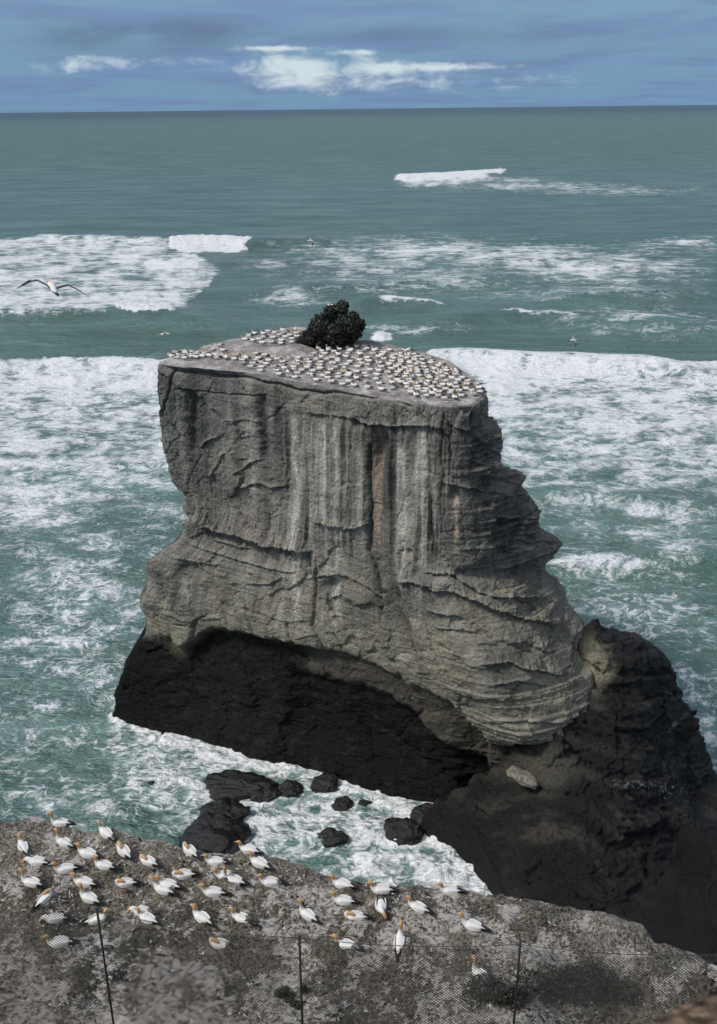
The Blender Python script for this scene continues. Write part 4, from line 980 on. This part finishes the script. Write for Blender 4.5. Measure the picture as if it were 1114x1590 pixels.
for a in [(368, 1224, 112, 30, 'long low black boulder awash in the channel, the widest of the upper row', 201, .5),
          (409, 1232, 52, 20, 'small dark boulder leaning on the right end of the long low one', 205),
          (450, 1229, 40, 24, 'round black boulder just right of the long low one, under the stack foot', 211),
          (346, 1272, 84, 36, 'upper half of the split boulder above the ledge brink, flat topped and wet', 217),
          (334, 1306, 104, 44, 'largest black boulder, lying against the ledge brink with water running over it', 223),
          (506, 1222, 46, 30, 'dark boulder tucked against the foot of the stack', 229),
          (532, 1254, 34, 22, 'small angular boulder in white foam at the middle of the channel', 231),
          (519, 1304, 44, 24, 'lone rounded boulder in the foam nearest the middle of the ledge brink', 237),
          (630, 1298, 58, 34, 'large dark boulder in dense white foam, furthest right in the channel', 241),
          (664, 1272, 56, 30, 'boulder beside the stack foot above the large right-hand one', 247),
          (567, 1250, 24, 11, 'tiny rock barely breaking the foam right of the angular boulder', 251),
          (232, 1220, 30, 9, 'small flat rock awash in green water, furthest left', 257)]:
    boulder(*a)

# ------------------------------------------------------------------ leafy things
def leaf_mat(name, c1, c2):
    m, nt, b = new_mat(name)
    oi = N(nt, 'ShaderNodeNewGeometry')
    L(nt, mixc(nt, oi.outputs['Random Per Island'], c1, c2), b.inputs['Base Color'])
    b.inputs['Roughness'].default_value = 0.55
    return m
LEAF = leaf_mat('dark_leaves', (0.010, 0.013, 0.007), (0.030, 0.036, 0.020))
SCRUB = leaf_mat('scrub_leaves', (0.012, 0.014, 0.008), (0.045, 0.045, 0.028))
BARK = plain('bark', (0.05, 0.042, 0.034), 0.9)
def tube_path(bm, pts, radii, sides=6):
    rings = []
    pts = [Vector(p) for p in pts]
    for i, p in enumerate(pts):
        t = (pts[min(i + 1, len(pts) - 1)] - pts[max(i - 1, 0)]).normalized()
        s = t.orthogonal().normalized() if i == 0 else (s_prev - t * s_prev.dot(t)).normalized()
        s_prev = s; n = t.cross(s)
        rings.append([bm.verts.new(p + (s * math.cos(2 * math.pi * k / sides) + n * math.sin(2 * math.pi * k / sides)) * radii[i]) for k in range(sides)])
    for a, b in zip(rings, rings[1:]):
        for k in range(sides): bm.faces.new((a[k], a[(k + 1) % sides], b[(k + 1) % sides], b[k]))
    bm.faces.new(rings[0][::-1]); bm.faces.new(rings[-1])
def bm_obj(name, bm, mat, parent=None, smooth=True):
    me = bpy.data.meshes.new(name); bm.normal_update(); bm.to_mesh(me); bm.free()
    if smooth:
        for f in me.polygons: f.use_smooth = True
    me.materials.append(mat)
    return link(name, me, parent)
def leaves_mesh(name, lobes, n, size, mat, seed, parent):
    r = np.random.default_rng(seed)
    vol = np.array([l[3] ** 2 for l in lobes]); vol /= vol.sum()
    idx = r.choice(len(lobes), n, p=vol)
    cen = np.array([l[:3] for l in lobes])[idx]; rad = np.array([l[3] for l in lobes])[idx]
    d = r.normal(size=(n, 3)); d /= np.linalg.norm(d, axis=1)[:, None]
    rr = rad * (0.62 + 0.42 * r.random(n) ** 0.7)
    # twiggy clumps
    cl = perlin(d[:, 0] * 2.6 + idx, d[:, 1] * 2.6, d[:, 2] * 2.6, seed)
    rr = rr * (1 + 0.30 * cl)
    pos = cen + d * rr[:, None] * np.array([1, 1, 0.9])
    nrm = d + r.normal(size=(n, 3)) * 0.7; nrm /= np.linalg.norm(nrm, axis=1)[:, None]
    a = np.cross(nrm, r.normal(size=(n, 3))); a /= np.linalg.norm(a, axis=1)[:, None]; b = np.cross(nrm, a)
    s = size * (0.6 + 0.8 * r.random(n))[:, None]
    V = np.stack([pos - a * s, pos - b * s * .45 + nrm * s * .12, pos + a * s, pos + b * s * .45 + nrm * s * .12], 1).reshape(-1, 3)
    Q = np.arange(n * 4).reshape(-1, 4)
    return link(name, np_mesh(name, V, Q, mat, False), parent)
def build_bush():
    Y = 82.0
    p = at_z(508, 536, PLAT)
    root = bpy.data.objects.new('shrub', None); COL.objects.link(root); root.location = p
    tag(root, 'dense dark green wind-shaped bush growing on top of the stack among the gannets', 'bush')
    s = np.linalg.norm(p - C) / F0
    lob = []
    for px, py, r in [(484, 522, 16), (500, 507, 19), (518, 492, 17), (540, 502, 20), (522, 516, 20), (473, 529, 12), (465, 536, 8), (548, 494, 12), (558, 508, 10), (492, 512, 12), (552, 516, 12), (532, 482, 11), (500, 528, 14), (540, 524, 13), (514, 484, 9)]:
        for k in range(2):
            lob.append(((px - 508) * s, (random.random() - .5) * 2.6, max((536 - py) * s * 1.03, r * s * .5), r * s * (0.95 if k == 0 else 0.8)))
    leaves_mesh('crown', lob, 15000, 0.14, LEAF, 5, root)
    bm = bmesh.new()
    for k in range(7):
        l = lob[k * 2]
        tube_path(bm, [(0.2 * math.cos(k), 0.2 * math.sin(k), -0.3), (l[0] * .4, l[1] * .4, l[2] * .5), (l[0] * .9, l[1] * .9, l[2])], [0.12, 0.08, 0.03])
    bm_obj('trunk', bm, BARK, root)
build_bush()
def scrub(px, py, wpx, hpx, label, seed, n=2600):
    x, y, z = ledge_hit(px, py)
    root = bpy.data.objects.new('shrub', None); COL.objects.link(root); root.location = (x, y, z - .05)
    tag(root, label, 'shrub', 'low scrub on the ledge')
    s = math.dist((x, y, z), C) / F0; lob = []
    for k in range(9):
        a = (k / 8 - .5) * wpx * s
        lob.append((a, random.uniform(-.25, .25), hpx * s * random.uniform(.3, .75), hpx * s * random.uniform(.45, .65)))
    leaves_mesh('foliage', lob, n, 0.035, SCRUB, seed, root)
    bm = bmesh.new()
    for k in range(8): tube_path(bm, [(0.05 * k - .2, 0, -.1), (lob[k][0] * .6, lob[k][1] * .5, lob[k][2] * .5), (lob[k][0], lob[k][1], lob[k][2] * 1.1)], [.015, .01, .004], 4)
    bm_obj('stem', bm, BARK, root)
for a in [(850, 1540, 110, 34, 'dark low scrub right of the right-hand fence post, widest patch', 301), (925, 1535, 80, 30, 'dark scrub tuft nearest the bare brown earth', 302), (770, 1548, 70, 30, 'dark scrub below the lowest right-hand gannet', 303),
       (452, 1550, 34, 11, 'small dark tuft just left of the middle fence post', 305, 900)]:
    scrub(*a)

# ------------------------------------------------------------------ chain-link fence between the lookout and the birds
GALV = plain('weathered_steel', (0.045, 0.047, 0.046), 0.6)
WIRE = plain('fence_wire', (0.035, 0.036, 0.035), 0.6)
def build_fence():
    tops = [(-215, 1404), (151, 1413), (465, 1455), (808, 1465), (1130, 1480), (1460, 1500)]
    zt = 40.5; Pt = [at_z(a, b, zt) for a, b in tops]
    bot = zt - 2.75
    root = bpy.data.objects.new('chain_link_fence', None); COL.objects.link(root)
    root.location = (Pt[2][0], Pt[2][1], bot)
    o0 = np.array(root.location)
    tag(root, 'dark chain-link fence with thin steel posts and top wire in front of the nesting ledge', 'fence')
    bots = [(161, 1563), (475, 1561), (816, 1561)]
    for i, p in enumerate(Pt):
        bm = bmesh.new(); q = p - o0; lean = (0.0 if i in (0, 4, 5) else 0.02) * (1 if i != 3 else .5)
        tube_path(bm, [(q[0] - lean, q[1], q[2] - 2.9), (q[0], q[1], q[2] + 0.03), (q[0], q[1], q[2] + 0.05)], [0.019, 0.019, 0.009], 10)
        bm_obj('post', bm, GALV, root)
    bm = bmesh.new()
    for a, b in zip(Pt, Pt[1:]):
        pts = []
        for k in range(13):
            t = k / 12; q = a + (b - a) * t - o0; pts.append((q[0], q[1] + .03, q[2] - 0.05 - 0.10 * 4 * t * (1 - t)))
        tube_path(bm, pts, [0.006] * 13, 5)
    bm_obj('top_wire', bm, WIRE, root)
    bm = bmesh.new(); cell = 0.058; hh = 2.55
    for a, b in zip(Pt, Pt[1:]):
        Ls = float(np.hypot(*(b - a)[:2])); dirx = (b - a) / Ls; dirx[2] = 0
        for sgn in (1, -1):
            k = -hh
            while k < Ls + hh:
                u0, u1 = (k, k + hh) if sgn > 0 else (k + hh, k)
                # clip to the panel
                v0, v1 = 0.0, hh; ua, ub = u0, u1
                pts = []
                n = 7
                for i in range(n):
                    t = i / (n - 1); u = u0 + (u1 - u0) * t
                    if u < 0 or u > Ls: continue
                    tt = u / Ls; sag = 0.05 + 0.10 * 4 * tt * (1 - tt); v = hh * t
                    jx = 0.006 * math.sin(u * 9 + v * 5); q = a + dirx * (u + jx)
                    bulge = 0.04 * math.sin(math.pi * tt * 2 + v)
                    pts.append((q[0] - o0[0], q[1] - o0[1] + 0.03 + bulge + sgn * 0.0025, bot - o0[2] + 0.05 + v * (1 - sag / hh)+ 0.1))
                if len(pts) > 1: tube_path(bm, pts, [0.0042] * len(pts), 3)
                k += cell
    o = bm_obj('wire_mesh', bm, WIRE, root, False); o['kind'] = 'stuff'
build_fence()

# ------------------------------------------------------------------ gannets
def plumage():
    m, nt, b = new_mat('plumage')
    t = N(nt, 'ShaderNodeAttribute', attribute_name='tint').outputs['Color']
    o = N(nt, 'ShaderNodeTexCoord').outputs['Object']
    n = noise(nt, mapping(nt, o, scale=(14, 30, 30)), 1.0, 4, .6).outputs[0]
    v = N(nt, 'ShaderNodeVectorMath', operation='SCALE'); L(nt, t, v.inputs[0]); L(nt, sstep(nt, n, .25, .75, .88, 1.06), v.inputs['Scale'])
    L(nt, v.outputs[0], b.inputs['Base Color']); b.inputs['Roughness'].default_value = 0.75
    bu = N(nt, 'ShaderNodeBump'); bu.inputs['Strength'].default_value = .3; bu.inputs['Distance'].default_value = .01
    L(nt, n, bu.inputs['Height']); L(nt, bu.outputs[0], b.inputs['Normal'])
    return m
PLUM = plumage()
WHITE, BUFF, BLACK, BILL = (0.80, 0.79, 0.76), (0.56, 0.33, 0.15), (0.018, 0.017, 0.017), (0.34, 0.38, 0.40)
def tube(ctrl, nring, nside, colf, M=None):
    """ctrl rows: x, y, z, half width, half height, colour weight -> verts, tris/quads, colours"""
    A = np.array(ctrl, float); n = len(A)
    tt = np.linspace(0, n - 1, nring); j = np.clip(np.floor(tt).astype(int), 0, n - 2); f = (tt - j)[:, None]
    g = lambda k: A[np.clip(j + k, 0, n - 1)]
    Q = 0.5 * (2 * g(0) + (g(1) - g(-1)) * f + (2 * g(-1) - 5 * g(0) + 4 * g(1) - g(2)) * f ** 2 + (3 * g(0) - g(-1) - 3 * g(1) + g(2)) * f ** 3)
    Q[:, 3:5] = np.maximum(Q[:, 3:5], 0.0015)
    T = np.gradient(Q[:, :3], axis=0); T /= np.linalg.norm(T, axis=1)[:, None]
    side = np.array([0, 1.0, 0]); V = []; Cc = []
    for i in range(nring):
        side = side - T[i] * side.dot(T[i]); side /= np.linalg.norm(side); up = np.cross(T[i], side)
        for k in range(nside):
            a = 2 * math.pi * k / nside
            V.append(Q[i, :3] + side * math.cos(a) * Q[i, 3] + up * math.sin(a) * Q[i, 4]); Cc.append(Q[i, 5])
    F = [tuple(x) for x in grid_quads(nring, nside, True)]
    F += [tuple(range(nside))[::-1], tuple(range((nring - 1) * nside, nring * nside))]
    V = np.array(V); return V, F, colf(V, np.array(Cc))
def join(parts):
    V = []; F = []; K = []; n = 0
    for v, f, c in parts:
        V.append(v); K.append(c); F += [tuple(i + n for i in q) for q in f]; n += len(v)
    return np.concatenate(V), F, np.concatenate(K)
def mk(name, part):
    V, F, K = part
    me = bpy.data.meshes.new(name); me.from_pydata(V.tolist(), [], F); me.update()
    bm = bmesh.new(); bm.from_mesh(me); bmesh.ops.recalc_face_normals(bm, faces=bm.faces); bm.to_mesh(me); bm.free()
    a = me.color_attributes.new('tint', 'FLOAT_COLOR', 'POINT'); a.data.foreach_set('color', np.concatenate([K, np.ones((len(K), 1))], 1).astype(np.float32).ravel())
    for f in me.polygons: f.use_smooth = True
    me.materials.append(PLUM); return me
def solid(col): return lambda V, c: np.ones((len(V), 3)) * np.array(col)
def blend(c0, c1): return lambda V, c: np.array(c0) + (np.array(c1) - np.array(c0)) * sm(np.clip(c, 0, 1), 0.2, .8)[:, None]
def wingcol(V, c):
    w = np.maximum(sm(-V[:, 0], .20, .25), sm(-(V[:, 2] - 0.10 - 0.18 * np.clip(V[:, 0], -.3, .2)), 0.0, .012) * sm(-V[:, 0], -.02, .03))
    return np.array(WHITE) + (np.array(BLACK) - np.array(WHITE)) * w[:, None]
TRUNK = [(-.36, 0, .125, .006, .006, 0), (-.30, 0, .12, .045, .035, 0), (-.16, 0, .122, .10, .085, 0), (0, 0, .13, .128, .108, 0), (.12, 0, .152, .118, .112, 0), (.19, 0, .195, .086, .085, 0)]
NECK = {
    'mid': [(.235, 0, .255, .060, .060, .15), (.24, 0, .325, .052, .052, .75), (.25, .005, .385, .050, .052, 1), (.30, .01, .405, .048, .048, 1), (.345, .012, .398, .026, .026, 1), (.36, .013, .395, .010, .010, 1)],
    'up': [(.225, 0, .275, .058, .058, .1), (.225, 0, .365, .046, .046, .5), (.228, 0, .455, .046, .046, .95), (.245, 0, .515, .050, .052, 1), (.29, 0, .53, .047, .046, 1), (.325, 0, .523, .024, .024, 1), (.335, 0, .52, .01, .01, 1)],
    'sky': [(.22, 0, .275, .058, .058, .1), (.218, 0, .37, .046, .046, .5), (.215, 0, .46, .046, .046, .95), (.215, 0, .53, .048, .048, 1), (.218, 0, .575, .038, .038, 1), (.22, 0, .60, .012, .012, 1)],
    'reach': [(.24, 0, .27, .058, .058, .1), (.275, 0, .36, .045, .045, .6), (.31, 0, .43, .047, .047, 1), (.36, 0, .455, .047, .046, 1), (.40, 0, .448, .024, .024, 1), (.41, 0, .445, .01, .01, 1)],
    'low': [(.27, 0, .225, .066, .066, .1), (.335, .01, .20, .050, .050, .7), (.375, .015, .145, .047, .049, 1), (.385, .02, .095, .044, .044, 1), (.375, .02, .055, .022, .022, 1), (.372, .02, .045, .01, .01, 1)],
    'bow': [(.27, .02, .235, .066, .066, .1), (.33, .06, .22, .052, .052, .6), (.375, .095, .17, .048, .050, 1), (.38, .11, .115, .045, .045, 1), (.36, .115, .07, .022, .022, 1), (.355, .115, .06, .01, .01, 1)],
    'tuck': [(.215, 0, .26, .066, .066, .1), (.18, .01, .292, .055, .052, .7), (.11, .025, .292, .052, .050, 1), (.045, .045, .272, .042, .040, 1), (0, .06, .25, .018, .018, 1)],
}
def bill_ctrl(pose):
    n = NECK[pose]; a = np.array(n[-1][:3]); d = a - np.array(n[-3][:3]); d /= np.linalg.norm(d)
    a = a - d * .02; ln = .105
    return [tuple(a) + (.020, .021, 0), tuple(a + d * ln * .4) + (.013, .015, 0), tuple(a + d * ln * .85 + np.array([0, 0, -.004])) + (.006, .007, 0), tuple(a + d * ln + np.array([0, 0, -.010])) + (.002, .002, 0)]
def eye_pos(pose):
    n = np.array(NECK[pose]); i = len(n) - 3
    c = n[i, :3]; t = n[i + 1, :3] - n[i - 1, :3]; t /= np.linalg.norm(t); s = np.array([0, 1., 0]); s = s - t * s.dot(t); s /= np.linalg.norm(s)
    return c + t * .012, s * n[i, 3] * .93
def wing_ctrl(s, open_=0.0):
    o = open_
    return [(.15, .098 * s, .185, .008, .025, 0), (.09, (.122 + o * .2) * s, .172, .016, .078, 0), (-.05, (.126 + o * .6) * s, .168, .019, .094, 0), (-.19, (.100 + o) * s, .155, .017, .072, 0), (-.32, (.060 + o) * s, .152, .012, .042, 0), (-.44, (.022 + o * .8) * s, .150, .008, .018, 0), (-.54, (-.012 + o * .7) * s, .147, .003, .005, 0)]
TAIL = [(-.27, 0, .118, .052, .016, 0), (-.40, 0, .100, .045, .009, 0), (-.52, 0, .085, .022, .006, 0), (-.57, 0, .08, .004, .003, 0)]
def sphere_part(c, r, col):
    bm = bmesh.new(); bmesh.ops.create_icosphere(bm, subdivisions=1, radius=r)
    bm.verts.ensure_lookup_table()
    V = np.array([v.co for v in bm.verts]) + c; F = [tuple(v.index for v in f.verts) for f in bm.faces]; bm.free()
    return V, F, np.ones((len(V), 3)) * np.array(col)
NEAR = {}
def near_meshes(pose):
    if pose not in NEAR:
        d = {'body': mk('body', tube(TRUNK + NECK[pose], 34, 16, blend(WHITE, BUFF)))}
        if pose != 'tuck': d['bill'] = mk('bill', tube(bill_ctrl(pose), 8, 8, solid(BILL)))
        c, s = eye_pos(pose)
        d['eyes'] = [mk('eye', sphere_part(c + s * k, .008, (.05, .08, .10))) for k in (1, -1)]
        op = .03 if pose == 'bow' else 0
        d['wings'] = [mk('wing', tube(wing_ctrl(k, op), 20, 12, wingcol)) for k in (1, -1)]
        d['tail'] = mk('tail', tube(TAIL, 8, 10, solid(BLACK)))
        NEAR[pose] = d
    return NEAR[pose]
BS = 0.9
def place_near(i):
    px, py, hd, pose, label = BIRDS[i]; x, y, z = BIRD_POS[i]
    r = random.Random(i * 31)
    root = bpy.data.objects.new('gannet', None); COL.objects.link(root)
    root.location = (x, y, z + .02); root.rotation_euler = (r.uniform(-.06, .06), r.uniform(-.05, .05), math.radians(hd + r.uniform(-5, 5)))
    k = BS * r.uniform(.94, 1.05); root.scale = (k, k, k)
    tag(root, label, 'gannet', 'gannets nesting on the foreground ledge')
    d = near_meshes(pose)
    link('body', d['body'], root)
    if 'bill' in d: link('bill', d['bill'], root)
    for e in d['eyes']: link('eye', e, root)
    for w in d['wings']: link('wing', w, root)
    link('tail', d['tail'], root)
for i in range(len(BIRDS)): place_near(i)

FAR = []
for pose in ('mid', 'up', 'tuck', 'low'):
    FAR.append(mk('gannet', join([tube(TRUNK + NECK[pose], 14, 8, blend(WHITE, BUFF)), tube(wing_ctrl(1), 8, 6, wingcol), tube(wing_ctrl(-1), 8, 6, wingcol), tube(TAIL, 4, 6, solid(BLACK))]
                                + ([tube(bill_ctrl(pose), 4, 5, solid(BILL))] if pose != 'tuck' else []))))
def colony():
    r = random.Random(12); pts = []
    def ins(x, y, poly):
        c = False; j = len(poly) - 1
        for i in range(len(poly)):
            if (poly[i][1] > y) != (poly[j][1] > y) and x < (poly[j][0] - poly[i][0]) * (y - poly[i][1]) / (poly[j][1] - poly[i][1]) + poly[i][0]: c = not c
            j = i
        return c
    zones = [
        ([(262, 551), (300, 541), (345, 536), (352, 548), (330, 554), (290, 557), (270, 558)], 34, 0.58, 'white gannet crowded on the left rim of the stack top', 'gannets on the left rim of the stack'),
        ([(372, 524), (400, 517), (462, 510), (462, 532), (430, 535), (385, 532)], 25, 0.8, 'white gannet on the raised stack top left of the dark bush', 'gannets left of the bush on the stack'),
        ([(362, 549), (455, 546), (480, 560), (495, 592), (440, 586), (395, 574), (360, 556)], 44, 0.8, 'white gannet on the stack top between left rim and dark bush', 'gannets between the left rim and the bush'),
        ([(492, 541), (560, 536), (610, 545), (620, 600), (600, 608), (540, 600), (500, 592), (478, 556)], 88, 0.78, 'white gannet directly in front of the dark bush on the stack top', 'gannets in front of the bush on the stack'),
        ([(612, 550), (650, 550), (700, 572), (742, 597), (748, 614), (690, 620), (640, 614), (618, 590)], 106, 0.70, 'white gannet in the densest crowd at the right end of the stack top', 'gannets at the right end of the stack'),
    ]
    for poly, n, gap, lab, grp in zones:
        xs = [p[0] for p in poly]; ys = [p[1] for p in poly]; got = 0; tries = 0
        while got < n and tries < 9000:
            tries += 1
            a, b = r.uniform(min(xs), max(xs)), r.uniform(min(ys), max(ys))
            if not ins(a, b, poly): continue
            z = PLAT
            for _ in range(6): p = at_z(a, b + 2, z); z = float(plat_z(p[0], p[1]))
            g = gap * (1.0 if tries < 5000 else .8)
            if any((p[0] - q[0]) ** 2 + (p[1] - q[1]) ** 2 < g * g for q in pts): continue
            pts.append((p[0], p[1]))
            o = link('gannet', FAR[r.choices((0, 1, 2, 3), (6, 2, 2, 1))[0]], None, (p[0], p[1], z + .03))
            o.rotation_euler = (0, 0, math.radians(r.gauss(172, 22) if r.random() < .88 else r.uniform(0, 360)))
            k = r.uniform(.94, 1.06); o.scale = (k, k, k)
            mid = sum(ys) / len(ys)
            tag(o, lab + (', nearer half' if b > mid else ', farther half'), 'gannet', grp + (' (nearer)' if b > mid else ' (farther)')); got += 1
colony()
# one bird on top of the bush
p = at_z(514, 475, PLAT + 4.0); d_ = ray(514, 475); t_ = 82.5 / d_[1]; p = C + d_ * t_
o = link('gannet', FAR[2], None, (p[0], p[1], p[2] - .12)); o.rotation_euler.z = math.radians(175); o.scale = (1.05,) * 3
tag(o, 'single white gannet sitting on the very top of the dark bush', 'gannet')

# birds in flight
FLY_BODY = [(-.34, 0, 0, .012, .01, 0), (-.24, 0, 0, .055, .05, 0), (-.08, 0, 0, .095, .09, 0), (.08, 0, .005, .098, .095, 0), (.22, 0, .01, .068, .066, 0), (.32, 0, .01, .047, .047, .6), (.40, 0, .008, .048, .048, 1), (.46, 0, .004, .034, .034, 1), (.49, 0, 0, .012, .012, 1)]
def fly_wing(s, zs):
    """zs: height at wrist, at hand, at tip"""
    st = [(.05, .14, .26, 0), (.20, .16, .23, zs[0] * .5), (.40, .18, .20, zs[0]), (.58, .13, .16, zs[1]), (.75, .03, .11, (zs[1] + zs[2]) / 2), (.93, -.13, .02, zs[2])]
    V = []; K = []; prof = [(0, 0), (.25, .10), (.6, .07), (1, .0), (.6, -.01), (.25, -.04)]
    y0 = np.array(st); yy = np.linspace(0, len(st) - 1, 18)
    S = np.stack([np.interp(yy, range(len(st)), y0[:, k]) for k in range(4)], 1)
    for i, (y, xl, ch, z) in enumerate(S):
        for (u, h) in prof:
            V.append((xl - u * ch, y * s, z + h * ch * .8))
            w = max(float(sm(np.float64(y), .50, .56)), float(sm(np.float64(u), .55, .62)))
            K.append(np.array(WHITE) * (1 - w) + np.array(BLACK) * w)
    F = [tuple(q) for q in grid_quads(18, 6, True)] + [tuple(range(6)), tuple(range(17 * 6, 18 * 6))]
    return np.array(V), F, np.array(K)
def flyer(px, py, Y, rot, zl, zr, label, k=1.0):
    d = ray(px, py); p = C + d * (Y / d[1])
    root = bpy.data.objects.new('flying_gannet', None); COL.objects.link(root); root.location = p
    root.rotation_euler = tuple(math.radians(a) for a in rot); root.scale = (k, k, k)
    tag(root, label, 'gannet', 'gannets in flight')
    link('body', mk('body', tube(FLY_BODY, 26, 14, blend(WHITE, BUFF))), root)
    link('bill', mk('bill', tube([(.47, 0, .003, .02, .02, 0), (.53, 0, -.002, .011, .012, 0), (.585, 0, -.012, .002, .002, 0)], 6, 8, solid(BILL))), root)
    link('wing', mk('wing', fly_wing(1, zl)), root); link('wing', mk('wing', fly_wing(-1, zr)), root)
    link('tail', mk('tail', tube([(-.26, 0, 0, .05, .014, 0), (-.42, 0, -.005, .055, .007, 0), (-.55, 0, -.01, .008, .003, 0)], 8, 10, solid(BLACK))), root)
    for e in (1, -1): link('eye', mk('eye', sphere_part(np.array([.41, .044 * e, .016]), .008, (.05, .08, .10))), root)
flyer(82, 447, 21.5, (10, -14, 120), (.16, .12, -.04), (.10, .02, -.12), 'large flying gannet with long dark-tipped wings over the left surf, nearest in flight', .86)
flyer(482, 374, 88, (18, 8, 25), (.10, .05, -.16), (.10, .05, -.16), 'small gannet flying over the middle water left of the surf streaks, high above the bush')
flyer(257, 519, 62, (14, 4, 190), (.06, .0, -.06), (.06, .0, -.06), 'distant gannet gliding over dark water just left of the stack')
flyer(890, 528, 90, (24, 0, 15), (.10, .05, -.16), (.10, .05, -.16), 'lone gannet flying low over the water right of the stack')
flyer(633, 543, 78.5, (14, 22, 215), (.10, .04, -.20), (.14, .16, .10), 'gannet with spread wings landing in the crowd on the stack top', 1.15)
